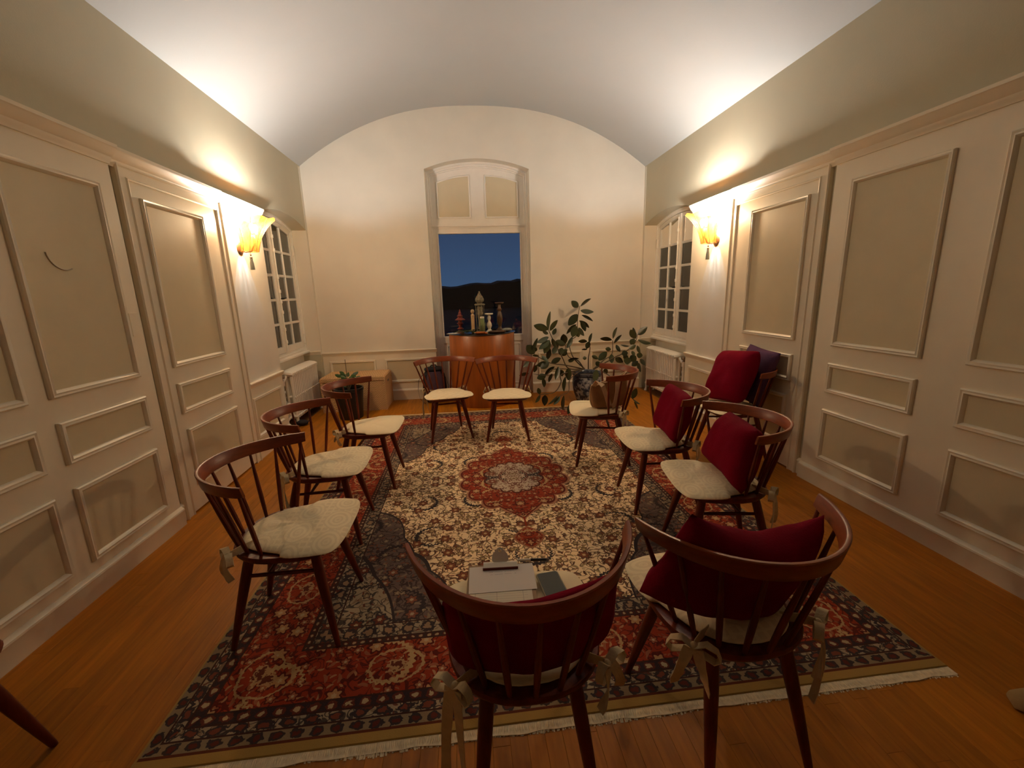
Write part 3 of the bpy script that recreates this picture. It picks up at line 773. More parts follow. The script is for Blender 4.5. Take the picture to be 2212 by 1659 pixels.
# ------------------------------------------------------------------ wall lamps
def sconce(s, label):
    X = XL if s > 0 else XR
    root = tag(empty('wall_sconce', (X, 4.19, 1.90)), label, 'lamp', 'flower shaded wall lamps')
    root.rotation_euler = (0, 0, 0 if s > 0 else math.pi)      # local +x points into the room
    NT, NZ = 64, 10
    def pt(t, k):
        "k 0 bottom .. 1 rim; axis leans out into the room"
        z = -.03 + .285 * k
        lob = .5 + .5 * math.cos(8 * t)
        r = .070 + .012 * k + .105 * k ** 2.6
        r *= 1 + .045 * k * k * (lob - .5)
        z += k ** 3 * (.016 * lob - .012)
        xc = .086 + .052 * k
        flat = 1.0
        return Vector((xc + r * math.cos(t), r * math.sin(t), z))
    sh = MB(); sh.loft([[pt(2 * math.pi * i / NT, k / NZ) for i in range(NT)] for k in range(NZ + 1)])
    shade = sh.build('lamp_shade', M_SHADE, root, ang=80)
    for i in range(8):
        t = (i + .5) * math.pi / 4 - math.pi / 8 * 0
        t = math.pi / 8 + i * math.pi / 4
        rad_ = 0
        rb = MB(); rb.tube([pt(t, k / 8) * 1.0 + Vector((math.cos(t), math.sin(t), 0)) * .0012 for k in range(9)], .0018, 5)
        rb.build('seam_rib', M_BRASS, shade)
    pl = MB(); pl.tube([(0.0, 0, 0), (.006, 0, 0), (.014, 0, 0), (.018, 0, 0)], [.056, .056, .046, .012], 28); pl.build('backplate', M_BRASS, root)
    a = MB(); a.tube([(.012, 0, -.012), (.05, 0, -.030), (.10, 0, -.022), (.122, 0, .02)], .007, 8); a.build('arm', M_BRASS, root)
    a = MB(); a.lathe([(.014, .0), (.016, .05), (.016, .09), (.012, .095)], (.130, 0, .02), 14); a.build('lamp_holder', M_IVORY, root)
    bl = MB()
    for dy in (-.035, .035): bl.lathe([(.008, 0), (.014, .02), (.020, .045), (.018, .07), (.008, .085)], (.145, dy, .125), 12)
    bl.build('bulb', M_BULB, root)
    tz = MB(); tz.tube([(.086, 0, -.03), (.087, 0, -.075)], .0022, 6); tz.ball((.087, 0, -.055), .008); tz.ball((.087, 0, -.078), .012)
    tas = tz.build('tassel_cord', M_BRASS, root)
    tt = MB(); tt.lathe([(.006, 0), (.012, -.010), (.011, -.024), (.016, -.05), (.019, -.105)], (.087, 0, -.078), 14); tt.build('tassel', M_TASSEL, tas)
    for dy in (-.035, .035):
        ld = bpy.data.lights.new('bulb_light', 'POINT'); ld.energy = LAMP_W / 2; ld.color = LAMP_COL; ld.shadow_soft_size = .024
        lo = bpy.data.objects.new('bulb_light', ld); COL.objects.link(lo); lo.parent = root; lo.location = (.145, dy, .214)
M_BULB = m_emit('warm_bulb', (1, .72, .42), 22.0)
sconce(1, 'lit amber flower wall lamp on the left wall, beside left window')
sconce(-1, 'lit amber flower wall lamp on the right wall, beside right window')

# ------------------------------------------------------------------ cast iron radiators in the window recesses
def radiator(s, label):
    X = XL if s > 0 else XR
    root = tag(empty('radiator', (X, 0, 0)), label, 'radiator', 'cast iron radiators under the side windows')
    M = lambda u, v, h: (s * h, u, v)
    n, u0, pitch = 17, 4.985, .0495
    sec = MB()
    zt, zb = .635, .085
    for j, h in enumerate((-.155, -.095, -.035)):
        pts = [(0, zb + .03, h), (0, .20, h), (0, .34, h), (0, .50, h), (0, zt - .02, h)]
        sec.tube([(s * h_, 0, z) for _, z, h_ in pts], [.021, .0195, .0195, .0195, .021], 8)
    for zc, hh in ((zt - .025, .032), (zb + .03, .030), (.345, .016)):
        r = [(s * -.165, 0), (s * -.03, 0)]
        sec.tube([(s * -.178, 0, zc - .006), (s * -.15, 0, zc), (s * -.095, 0, zc + .010 * (zc > .5)), (s * -.04, 0, zc), (s * -.012, 0, zc - .006)], [hh * .7, hh, hh, hh, hh * .7], 8, flat=1.0)
    me = fix_normals(sec.build('radiator_section', M_RAD, root)).data
    first = bpy.data.objects[root.name].children[0]
    first.location = (0, u0, 0)
    for i in range(1, n): inst('radiator_section', me, root, (0, u0 + i * pitch, 0))
    for i in (0, n - 1):
        for h in (-.155, -.030):
            f = MB(); f.tube([(s * h, u0 + i * pitch, zb + .03), (s * h, u0 + i * pitch, .05), (s * (h + .01), u0 + i * pitch, 0)], [.022, .017, .024], 8); f.build('foot', M_RAD, root)
    v = MB(); y = 4.86
    v.tube([(s * -.09, y, 0), (s * -.09, y, .50)], .016, 10); v.tube([(s * -.09, y, .10), (s * -.09, u0, .115)], .014, 8)
    v.tube([(s * -.09, y, .50), (s * -.09, y, .56)], .026, 10); v.tube([(s * -.09, y, .53), (s * -.09, u0, .60)], .018, 8)
    v.tube([(s * -.09, y, .30), (s * -.09, y, .325)], .024, 10); v.tube([(s * -.09, y, .42), (s * -.09, y, .445)], .024, 10)
    pipe = v.build('supply_pipe', M_RAD, root)
    v = MB(); v.lathe([(.014, 0), (.014, .02), (.034, .028), (.036, .052), (.030, .062), (.006, .066)], (s * -.09, y, .56), 16); v.build('valve_wheel', M_BRASS, root)
    v = MB()
    prof = [(.018, 0)]
    for i in range(9): prof += [(.030, .012 * i + .004), (.030, .012 * i + .010), (.026, .012 * i + .012)]
    v.lathe(prof + [(.02, .118)], (s * -.03, 4.80, .20), 16); v.build('thermostat_head', M_RAD, root)
    return root
radiator(1, 'white cast iron radiator under the left window, behind the wicker trunk')
radiator(-1, 'white cast iron radiator under the right window, behind the rubber plant')
# ------------------------------------------------------------------ spindle back chairs
RA, RB, RYC, RPM, RZ = .317, .40, .122, 1.257, .790
def rail_c(t, k=1.0): return Vector((RA * k * math.sin(t), RYC - RB * k * math.cos(t), 0))
def seat_outline(n=40):
    pts = []
    for i in range(n):
        t = 2 * math.pi * i / n; c, s = math.cos(t), math.sin(t)
        if s >= 0:  e = .42; x, y = .222 * math.copysign(abs(c) ** e, c), .215 * abs(s) ** .55
        else:       e = .85; x, y = .222 * math.copysign(abs(c) ** e, c), -.215 * abs(s) ** .95
        pts.append((x, y + .01))
    return pts
def make_chair():
    root = empty('spindle_chair')
    so = seat_outline()
    sc = lambda k, z: [(x * k, y * k, z) for x, y in so]
    MB().loft([sc(.80, .402), sc(.93, .410), sc(.985, .424), sc(1.0, .436), sc(.985, .443)], True, True).build('seat', M_WAL, root)
    # bent top rail: flat band, edges eased
    rb = MB(); rings = []
    for i in range(33):
        t = -RPM + 2 * RPM * i / 32; c = rail_c(t); d = Vector((math.sin(t) / RA, -math.cos(t) / RB, 0)).normalized()
        e = abs(t) / RPM; h = .056 - .010 * e ** 2; th = .0072; lean = .012
        if e > .999: th *= .8; h *= .92
        zt, zb = RZ, RZ - h
        sec = [(-th, zt - .003), (-th + .003, zt), (th - .003, zt), (th, zt - .003), (th, zb + .003), (th - .003, zb), (-th + .003, zb), (-th, zb + .003)]
        rings.append([c + d * (q + lean * (z - zb) / h) + Vector((0, 0, z)) for q, z in sec])
    rb.loft(rings, True, True); fix_normals(rb.build('top_rail', M_RAIL, root, ang=40))
    for i in range(9):
        k = (i - 4) / 4; t = k * RPM * .955
        p1 = rail_c(t) + Vector((0, 0, RZ - .052 + .010 * abs(k)))
        tb = k * 1.42
        p0 = Vector((.186 * math.sin(tb), -.012 - .182 * math.cos(tb), .436))
        pts = [p0 + (p1 - p0) * (j / 6) for j in range(7)]
        rad = [.0068, .0086, .0094, .0092, .0082, .0068, .0058]
        MB().tube(pts, rad, 8).build('spindle', M_WAL, root)
    legs = {}
    for sx in (-1, 1):
        for nm, top, ft in (('front', (.128, .140, .408), (.209, .217, 0)), ('rear', (.118, -.120, .408), (.168, -.223, 0))):
            a, b = Vector((sx * top[0], top[1], top[2])), Vector((sx * ft[0], ft[1], ft[2]))
            legs[nm, sx] = (a, b)
            pts = [a + (b - a) * q for q in (0, .12, .3, .5, .75, .97, 1)]
            MB().tube(pts, [.019, .0205, .0205, .0185, .0150, .0115, .010], 10).build('leg', M_WAL, root)
    on = lambda nm, sx, z: legs[nm, sx][0] + (legs[nm, sx][1] - legs[nm, sx][0]) * ((.408 - z) / .408)
    mids = []
    for sx in (-1, 1):
        a, b = on('rear', sx, .315), on('front', sx, .325)
        MB().tube([a, a + (b - a) * .5, b], [.0075, .0095, .0075], 8).build('stretcher', M_WAL, root)
        mids.append(a + (b - a) * .30)
    MB().tube([mids[0], (mids[0] + mids[1]) / 2, mids[1]], [.0075, .0095, .0075], 8).build('stretcher', M_WAL, root)
    return root

def pad_outline():
    half = [(0, .272), (.10, .270), (.165, .262), (.205, .248), (.226, .226), (.238, .16), (.238, .09), (.226, .050), (.205, .040), (.190, .0), (.170, -.06), (.140, -.112), (.095, -.150), (.04, -.168)]
    return [(x, y) for x, y in half] + [(-x, y) for x, y in reversed(half[1:])] 
def refine(p, n=3):
    out = []
    m = len(p)
    for i in range(m):
        a, b, c, d = (Vector(p[(i + k - 1) % m]) for k in range(4))
        for j in range(n):
            t = j / n
            out.append(tuple(.5 * ((2 * b) + (c - a) * t + (2 * a - 5 * b + 4 * c - d) * t * t + (3 * b - a - 3 * c + d) * t ** 3)))
    return out
def make_pad_mesh(m, seed, thick=.023):
    rr = random.Random(seed); po = refine(pad_outline(), 2); mb = MB()
    def ring(k, z, wob=0.0):
        return [(x * k, .03 + (y - .03) * k, z + wob * noise.noise(Vector((x * 9 + seed, y * 9, z)))) for x, y in po]
    z0 = .4435
    mb.loft([ring(.90, z0), ring(.97, z0 + .002), ring(1.0, z0 + .006, .003), ring(1.010, z0 + .0085, .003), ring(1.0, z0 + .011, .003), ring(.97, z0 + .016, .003), ring(.85, z0 + thick, .005), ring(.6, z0 + thick + .006, .006), ring(.3, z0 + thick + .007, .006), ring(.05, z0 + thick + .007, .003)], True, True)
    return mb.mesh('seat_pad', m, ang=80)
def ribbon(pts, w, wdir, twist=0.0):
    "flat tape along points"
    mb = MB(); pts = [Vector(p) for p in pts]; m = len(pts); rings = []
    for i, p in enumerate(pts):
        t = (pts[min(i + 1, m - 1)] - pts[max(i - 1, 0)]).normalized(); a = Vector(wdir); a = (a - t * a.dot(t)).normalized()
        q = Matrix.Rotation(twist * i / (m - 1), 3, t); a = q @ a; b = t.cross(a)
        k = w * (1 + .12 * math.sin(i * 1.7))
        rings.append([p + a * k + b * .0012, p - a * k + b * .0012, p - a * k - b * .0012, p + a * k - b * .0012])
    return mb.loft(rings, True, True)
def make_tie(sx, seed, drop=.20, loop=.055, w=.014):
    "bow tied round the outer back spindle, two tails hanging"
    rr = random.Random(seed); c = Vector((sx * .188, -.135, .462)); out = Vector((sx * .62, -.78, 0)); sd = Vector((.78 * sx, .62, 0)) * 1
    mb = MB()
    mb.add(*(lambda q: (q.v, q.f))(ribbon([Vector((sx * .12, -.10, .458)), Vector((sx * .165, -.125, .462)), c + out * .015], w, (0, 0, 1))))
    k = c + out * .022
    mb.ball(k, .013, 8, 5)
    for sg in (-1, 1):
        L = loop * (1 + .3 * rr.random())
        pts = [k + sd * sg * L * q + Vector((0, 0, zz)) + out * .01 * q for q, zz in ((0, 0), (.45, .022), (.85, .014), (1.0, -.008), (.8, -.022), (.4, -.014), (.05, -.004))]
        r = ribbon(pts, w * .85, out); mb.add(r.v, r.f)
        dl = drop * (.72 + .5 * rr.random())
        pts = [k + sd * sg * (.012 + .030 * q * (1 + rr.random() * .3)) + out * (.010 + .012 * math.sin(q * 3)) + Vector((0, 0, -dl * q)) for q in [i / 6 for i in range(7)]]
        r = ribbon(pts, w, sd, twist=rr.uniform(-1.2, 1.2)); mb.add(r.v, r.f)
    return mb.mesh('tie', M_TIE, ang=60)

# x, y, heading (degrees), chair label, pad kind, pad label, tie drops (left, right; 0 = none)
CH = dict(
 L1=(-.822, 1.805, -90.1, 'nearest chair of the left row, empty, seen side on', 'D', 'cream damask seat pad on the nearest chair of the left row', (0, .09)),
 L2=(-.911, 2.559, -88.0, 'middle chair of the left row, empty, half hidden by nearest one', 'D', 'cream damask seat pad on the middle chair of the left row', (0, .22)),
 L3=(-.814, 3.294, -91.3, 'farthest chair of the left row, in front of black plant bucket', 'P', 'cream seat pad on the farthest chair of the left row', (0, .09)),
 B1=(-.228, 4.304, 190.7, 'left one of two empty chairs before the drum pedestal, by backpack', 'Q', 'quilted cream seat pad on the chair in front of the backpack', (.10, .34)),
 B2=(.38, 4.174, 174.2, 'right one of two empty chairs before the drum pedestal, by rubber plant', 'Q', 'quilted cream seat pad on chair between drum pedestal and rubber plant', (.05, .05)),
 R1=(1.118, 3.40, 77.0, 'chair with the brown handbag on it, before the rubber plant', 'P', 'plain cream seat pad under the brown handbag', (.22, 0)),
 R2=(1.269, 2.614, 85.5, 'middle chair of the right row, one burgundy cushion on it', 'D', 'cream damask seat pad on the middle chair of the right row', (.13, 0)),
 R3=(1.298, 1.956, 81.0, 'nearest chair of the right row, facing left, one burgundy cushion on it', 'D', 'cream damask seat pad on the nearest side-facing chair at right', (.22, 0)),
 N1=(.123, 1.066, 1.6, 'front chair seen from behind, with clipboard on its seat', 'P', 'cream seat pad beneath the clipboard and the phone', (.44, .10)),
 N2=(.776, 1.109, 4.2, 'front right chair seen from behind, large dark cushion against its back', 'D', 'cream damask seat pad on the front right chair seen from behind', (.16, .22)),
 W=(2.225, 3.255, 88.0, 'chair against the right wall door, holding burgundy and purple cushions', 'P', 'cream seat pad on the chair against the right wall', (0, 0)),
 L4=(-1.655, 1.085, -86.0, 'chair mostly out of frame at the lower left edge, one leg showing', 'P', 'cream seat pad on the chair cut off at lower left', (0, 0)),
)
PADS = {'D': (M_PADD, 'damask'), 'Q': (M_PADQ, 'quilt'), 'P': (M_PADP, 'plain')}
proto = None; FRAME = {}
for i, (k, (x, y, h, lab, pk, plab, ties)) in enumerate(CH.items()):
    if proto is None: proto = ch = make_chair()
    else: ch = copy_tree(proto)
    ch.location = (x, y, .0 if k in ('W', 'L4') else .0085); ch.rotation_euler = (0, 0, R(h))
    tag(ch, 'walnut spindle back ' + lab, 'chair', 'walnut spindle back chairs in the circle')
    FRAME[k] = (ch.location.copy(), R(h))
    if k == 'L4': continue
    p = bpy.data.objects.new('seat_pad', make_pad_mesh(PADS[pk][0], i * 3 + 1)); COL.objects.link(p)
    p.location = ch.location; p.rotation_euler = ch.rotation_euler
    tag(p, plab, 'cushion', 'cream seat pads tied to the chairs')
    for sx, dr_ in zip((-1, 1), ties):
        if dr_: inst('tie', make_tie(sx, i * 7 + sx, dr_, *((.028, .008) if k[0] == 'B' else ())), p)
def place(o, k, loc=(0, 0, 0), rz=0.0):
    L, h = FRAME[k]; v = Matrix.Rotation(h, 3, 'Z') @ Vector(loc)
    o.location = L + v; o.rotation_euler = (o.rotation_euler.x, o.rotation_euler.y, h + rz) if False else (0, 0, h + rz); return o

# ------------------------------------------------------------------ throw cushions
def pillow(name, m, w, h, t, tilt, roll, bend=.0, seed=0, pinch=.05, sag=0.0, rnd=.13, flare=0.0):
    "cushion standing on its edge: local x across, z up, y thickness; tilt leans back, roll turns it in its own plane"
    mb = MB(); n = 22
    def f(side):
        def g(a, b):
            u, v = a * 2 - 1, b * 2 - 1
            cr = 1 - rnd * (u * u * v * v) ** 2
            x = u * w / 2 * cr * (1 - pinch * (1 - v * v) * abs(u) ** 3); z = v * h / 2 * cr * (1 - pinch * (1 - u * u) * abs(v) ** 3)
            x *= 1 - flare * v
            e = max((1 - u ** 4) * (1 - v ** 4), 0) ** .62
            wr = .010 * noise.noise(Vector((x * 7 + seed, z * 7, side))) + .005 * noise.noise(Vector((x * 18 + seed, z * 16, side * 3)))
            y = side * (t / 2 * e) + wr * min(1, e * 3)
            if sag: z -= sag * (1 - abs(u) ** 1.5) * max(v, 0) ** 2; y += side * sag * .25 * e * max(0, -v)
            p = Vector((x, y, z)); p = Matrix.Rotation(roll, 3, 'Y') @ p
            p.y += bend * p.x * p.x
            return Matrix.Rotation(tilt, 3, 'X') @ p
        return g
    mb.grid(f(1), n, n); k = len(mb.v); mb.grid(f(-1), n, n)
    import bmesh
    me = mb.mesh(name, m, ang=85); bm = bmesh.new(); bm.from_mesh(me); bmesh.ops.remove_doubles(bm, verts=bm.verts, dist=.0008); bmesh.ops.recalc_face_normals(bm, faces=bm.faces); bm.to_mesh(me); bm.free()
    me.polygons.foreach_set('use_smooth', [True] * len(me.polygons))
    o = bpy.data.objects.new(name, me); COL.objects.link(o); return o
def cush(k, label, m=M_BURG, w=.46, h=.42, t=.15, tilt=16, roll=0, loc=(0, -.125, .685), rz=0, **kw):
    o = place(pillow('throw_cushion', m, w, h, t, R(tilt), R(roll), **kw), k, loc, R(rz)); return tag(o, label, 'cushion', 'throw cushions on the chairs')
cush('R2', 'burgundy cushion propped upright on the middle chair of the right row', w=.39, h=.33, t=.14, roll=-3, seed=1, tilt=15, loc=(-.035, -.085, .630), bend=.8, rnd=.08)
cush('R3', 'burgundy cushion leaning on the nearest left-facing chair of right row', w=.42, h=.31, t=.17, tilt=15, roll=-2, seed=2, loc=(.0, -.060, .620), bend=.5, flare=.22, rnd=.05)
cush('N1', 'burgundy cushion curved inside the chair back above the clipboard', w=.47, h=.25, t=.080, tilt=12, seed=3, loc=(0.01, -.166, .592), bend=1.2, pinch=.02, roll=-3, rnd=.08)
cush('N2', 'dark burgundy cushion with a dipped top on front right chair', w=.52, h=.36, t=.13, tilt=16, roll=13, seed=4, loc=(-.02, -.105, .638), bend=.8, sag=.05, rnd=.05, pinch=.07)
cush('W', 'plump burgundy cushion in front of the purple one, by the wall', w=.47, h=.47, t=.19, tilt=24, roll=7, seed=5, loc=(.035, .02, .710), rz=4, rnd=.09)
cush('W', 'dusty purple cushion behind the plump burgundy one, by the wall', m=M_PURP, w=.42, h=.48, t=.11, tilt=15, roll=-4, seed=6, loc=(.02, -.172, .712), rnd=.04, pinch=.07)
# ------------------------------------------------------------------ rug with fringes
rug_o = empty('persian_rug', (RUG_C[0], RUG_C[1], 0)); tag(rug_o, 'large Persian rug with red medallion on cream ground under the chairs', 'rug')
pm = MB(); pm.bbox((-RUG_HX, -RUG_HY, 0), (RUG_HX, RUG_HY, .008), .003); pm.build('rug_pile', M_RUG, rug_o, smooth=False)
rf = random.Random(11)
for sg, nm in ((-1, 'fringe'), (1, 'fringe')):
    mb = MB(); n = 640
    sp = [(-RUG_HX + 2 * RUG_HX * i / 160, .034 + .010 * noise.noise(Vector((i * .21, sg * 3, 0)))) for i in range(161)]
    mb.loft([[(x, sg * (RUG_HY - .003), .0035), (x + .004 * noise.noise(Vector((x * 30, 1, sg))), sg * (RUG_HY + q), .0035), (x, sg * (RUG_HY + q), 0)] for x, q in sp], False, False, False)
    for i in range(n):
        x = -RUG_HX + 2 * RUG_HX * (i + .5) / n + rf.uniform(-.002, .002)
        L = .040 + .012 * noise.noise(Vector((x * 5, sg * 3, 0))) + rf.uniform(-.006, .004); dx = .012 * noise.noise(Vector((x * 9, 7, sg))) + rf.uniform(-.004, .004)
        w = .0046; y0 = sg * (RUG_HY - .002); z = .004
        mb.loft([[(x - w, y0, .0), (x, y0, z), (x + w, y0, 0)], [(x + dx * .5 - w, y0 + sg * L * .5, .0), (x + dx * .5, y0 + sg * L * .5, z + .002), (x + dx * .5 + w, y0 + sg * L * .5, 0)],
                 [(x + dx - w * .6, y0 + sg * L, 0), (x + dx, y0 + sg * L, .002), (x + dx + w * .6, y0 + sg * L, 0)]], False, False, False)
    tag(mb.build(nm, M_FRINGE, rug_o, smooth=False), 'pale wool fringe', kind='stuff')

# ------------------------------------------------------------------ drum pedestal and the altar on it
DC = Vector((.205, 5.715, 0)); DR = .435; DZ = .935
drum = empty('drum_pedestal', DC); tag(drum, 'round cherry veneer drum pedestal with glass top by the garden door', 'pedestal')
MB().lathe([(DR - .004, 0), (DR, .006), (DR, .30), (DR, .60), (DR, DZ - .006), (DR - .005, DZ)], (0, 0, 0), 64).build('drum_body', M_DRUM, drum)
MB().lathe([(DR + .008, 0), (DR + .014, .003), (DR + .014, .009), (DR + .010, .012)], (0, 0, DZ), 64).build('glass_top', M_TGLASS, drum)
TZ = DZ + .0125
def on_drum(u, v=None, Y=5.6): p = at(u, 600, Y); return (p.x, Y, TZ)
def xa(cx): return 940 + cx / 5.532
def spot(cx, Y): return (at(xa(cx), 690, Y).x, Y, TZ)
# pagoda: stacked red turned tiers
pg = empty('pagoda_ornament', spot(298, 5.62)); tag(pg, 'small red tiered pagoda ornament at left on the drum', 'ornament')
MB().lathe([(.050, 0), (.050, .022), (.040, .030), (.024, .038), (.030, .050)], n=20).build('pagoda_base', M_REDL, pg)
z = .045
MB().lathe([(.028, z), (.044, z + .012), (.020, z + .030), (.022, z + .055), (.036, z + .075), (.046, z + .082), (.024, z + .095), (.024, z + .125)], n=20).build('pagoda_body', M_REDL, pg)
z = .165
MB().lathe([(.028, z), (.066, z + .004), (.066, z + .010), (.040, z + .028), (.024, z + .045), (.030, z + .050)], n=6).build('pagoda_roof', M_REDL, pg)
MB().lathe([(.030, z + .05), (.040, z + .054), (.026, z + .070), (.016, z + .085), (.022, z + .092), (.012, z + .108), (.005, z + .140)], n=6).build('pagoda_finial', M_REDL, pg)
# peg figure
pf = empty('peg_figure', spot(450, 5.50)); tag(pf, 'pale wooden peg figure with round head on the drum', 'figurine')
MB().lathe([(.022, 0), (.022, .20), (.024, .235), (.015, .245), (.010, .252)], n=16).build('peg_body', M_PINE, pf)
MB().lathe([(.003, .250), (.014, .256), (.0215, .268), (.024, .280), (.0215, .292), (.014, .303), (.004, .307)], n=16).build('peg_head', M_PINE, pf)
# carved head on a four-post stand
hd = empty('head_statue', spot(540, 5.70)); tag(hd, 'weathered bronze head statue raised on a slim stand, drum centre', 'statue')
st = MB(); st.lathe([(.062, 0), (.062, .012), (.030, .018)], n=24); st.lathe([(.060, .345), (.070, .352), (.070, .362), (.055, .370)], n=24)
for a in range(4): st.tube([(.052 * math.cos(a * 1.571 + .4), .052 * math.sin(a * 1.571 + .4), .012), (.058 * math.cos(a * 1.571 + .4), .058 * math.sin(a * 1.571 + .4), .35)], .0045, 6)
st.build('stand', M_STONE, hd)
MB().lathe([(.020, .015), (.038, .04), (.030, .075), (.022, .12), (.034, .20), (.042, .25), (.036, .27), (.040, .31), (.030, .35)], n=18).build('stand_baluster', M_STONE, hd)
h = MB()
def headf(a, b):
    t = a * 2 * math.pi; k = -1.35 + 2.7 * b; q = math.cos(k)
    r = .050 * q + .004; fx, fy = math.cos(t), math.sin(t); z = .425 + .060 * math.sin(k)
    face = max(0, -fy) ** 6
    if face > .2 and -.3 < k < .25: r += .010 * max(0, 1 - abs(fx) * 6)          # nose
    if face > .2 and .05 < k < .3 and abs(abs(fx) - .35) < .2: r -= .005          # eye sockets
    if face > .2 and -.62 < k < -.42 and abs(fx) < .35: r += .004                 # lips
    if k > .45: r += .003 * math.sin(t * 14) + .003 * math.sin(k * 30)            # curled hair
    return (r * fx * .93, r * fy, z)
h.grid(headf, 36, 26); hdm = h.build('carved_head', M_STONE, hd, ang=80)
e = MB()
for sx in (-1, 1): e.ball((sx * .050, .005, .418), .016, 8, 6, (.5, .7, 1.7))
e.build('ear', M_STONE, hdm)
MB().lathe([(.024, .480), (.024, .490), (.017, .500), (.010, .508), (.013, .516), (.010, .524), (.004, .530)], n=14).build('topknot', M_STONE, hd)
MB().lathe([(.030, .358), (.034, .370), (.024, .385)], n=16).build('neck', M_STONE, hd)
# white candlestick
cs = empty('white_candlestick', spot(645, 5.63)); tag(cs, 'white turned candlestick with a wide dish on the drum', 'candlestick')
MB().lathe([(.044, 0), (.044, .012), (.030, .022), (.018, .040), (.026, .060), (.034, .085), (.030, .110), (.018, .135), (.015, .150), (.022, .170), (.024, .190), (.017, .212), (.015, .220)], n=24).build('candlestick_stem', M_IVORY, cs)
MB().lathe([(.016, .218), (.050, .226), (.056, .236), (.054, .244), (.040, .240), (.010, .238)], n=24).build('candlestick_dish', M_IVORY, cs)
# dark candlestick
ds = empty('dark_candlestick', spot(772, 5.78)); tag(ds, 'tall dark wood candlestick standing at the right on the drum', 'candlestick')
MB().lathe([(.050, 0), (.052, .014), (.034, .024), (.020, .045), (.022, .070), (.036, .12), (.040, .18), (.030, .235), (.020, .26), (.030, .275), (.032, .290), (.020, .305), (.022, .350)], n=22).build('candlestick_stem', M_TRAYW, ds)
MB().lathe([(.022, .350), (.050, .362), (.060, .368), (.060, .378), (.030, .376)], n=22).build('candlestick_dish', M_TRAYW, ds)
# green glass candle tied with sprigs
gc = empty('green_candle', spot(562, 5.48)); tag(gc, 'green candle wrapped in sprigs at the front of the drum', 'candle')
MB().lathe([(.026, 0), (.026, .19), (.024, .205)], n=18).build('candle_wax', M_GREENW, gc)
MB().lathe([(.027, .19), (.028, .206), (.024, .212), (.010, .208)], n=18).build('candle_rim', M_IVORY, gc)
rs = random.Random(21)
for i in range(14):
    a = i * .45; b = MB(); rr_ = .028 + rs.random() * .012
    b.tube([(rr_ * math.cos(a), rr_ * math.sin(a), .0), (rr_ * .95 * math.cos(a), rr_ * .95 * math.sin(a), .06 + .04 * rs.random()), ((rr_ + .016) * math.cos(a + .2), (rr_ + .016) * math.sin(a + .2), .10 + .05 * rs.random())], [.003, .004, .001], 5); b.build('sprig', M_SPRIG, gc)
# tray with clay pieces
tr = empty('dark_tray', spot(735, 5.47)); tag(tr, 'shallow dark wooden tray on the right front of the drum', 'tray')
MB().lathe([(.085, 0), (.105, .006), (.118, .022), (.114, .024), (.100, .010), (.02, .008)], n=28).build('tray_dish', M_TRAYW, tr)
ob = empty('orange_bowl', spot(535, 5.355)); tag(ob, 'orange clay dish at the front edge of the drum', 'dish')
MB().lathe([(.035, 0), (.060, .010), (.072, .026), (.068, .027), (.050, .012), (.010, .010)], n=24).build('dish_body', M_ORANGE, ob)
for j, (cx, Y, col_, nm, lab) in enumerate(((600, 5.33, M_ORANGE, 'orange_pebble', 'small orange pebble right of the orange dish on the drum'), (625, 5.47, M_IVORY, 'pale_shell', 'pale little shell in front of the white candlestick on the drum'))):
    b = MB(); b.ball((0, 0, .013), .020, 12, 8, (1.2, .8, .7)); o = b.build(nm, col_); o.location = spot(cx, Y); tag(o, lab, 'pebble' if j == 0 else 'shell')
b = MB()
b.grid(lambda a, c: ((.075 * math.cos(a * 6.2832) * math.sin(c * 3.1416)) * (1 + .1 * math.sin(a * 12)), .045 * math.sin(a * 6.2832) * math.sin(c * 3.1416), .024 - .024 * math.cos(c * 3.1416)), 20, 10)
o = b.build('flat_stone', M_GREYS); o.location = spot(855, 5.60); tag(o, 'smooth grey green stone at the right edge of the drum', 'stone')
b = MB(); b.prism([(-.09, -.05), (.05, -.06), (.10, .03), (-.02, .06)], 0, .006); o = b.build('folded_cloth', M_IVORY, smooth=False); o.location = spot(212, 5.58); tag(o, 'pale folded paper scrap at the left edge of the drum', 'paper')
# dried leaf spray lying on the left of the drum top
sp_ = empty('leaf_spray', spot(360, 5.42)); tag(sp_, 'spray of dried green leaves lying at left on the drum', 'leaves')
rs = random.Random(4)
for i in range(16):
    a = rs.uniform(-.5, 1.1); L = rs.uniform(.10, .20); x0_, y0_ = rs.uniform(-.16, .04), rs.uniform(-.05, .05); zz = .006 + i * .0022
    d = Vector((math.cos(a), math.sin(a) * .4, 0)); n_ = Vector((-d.y, d.x, 0)).normalized(); w_ = rs.uniform(.009, .016); b = MB()
    b.grid(lambda p, q: tuple(Vector((x0_, y0_, zz)) + d * (L * p) + n_ * (w_ * (q * 2 - 1) * math.sin(math.pi * min(p + .04, 1)) ** .7) + Vector((0, 0, .012 * math.sin(p * 3) + .004 * abs(q * 2 - 1)))), 6, 2)
    b.build('leaf', M_SPRIG, sp_)

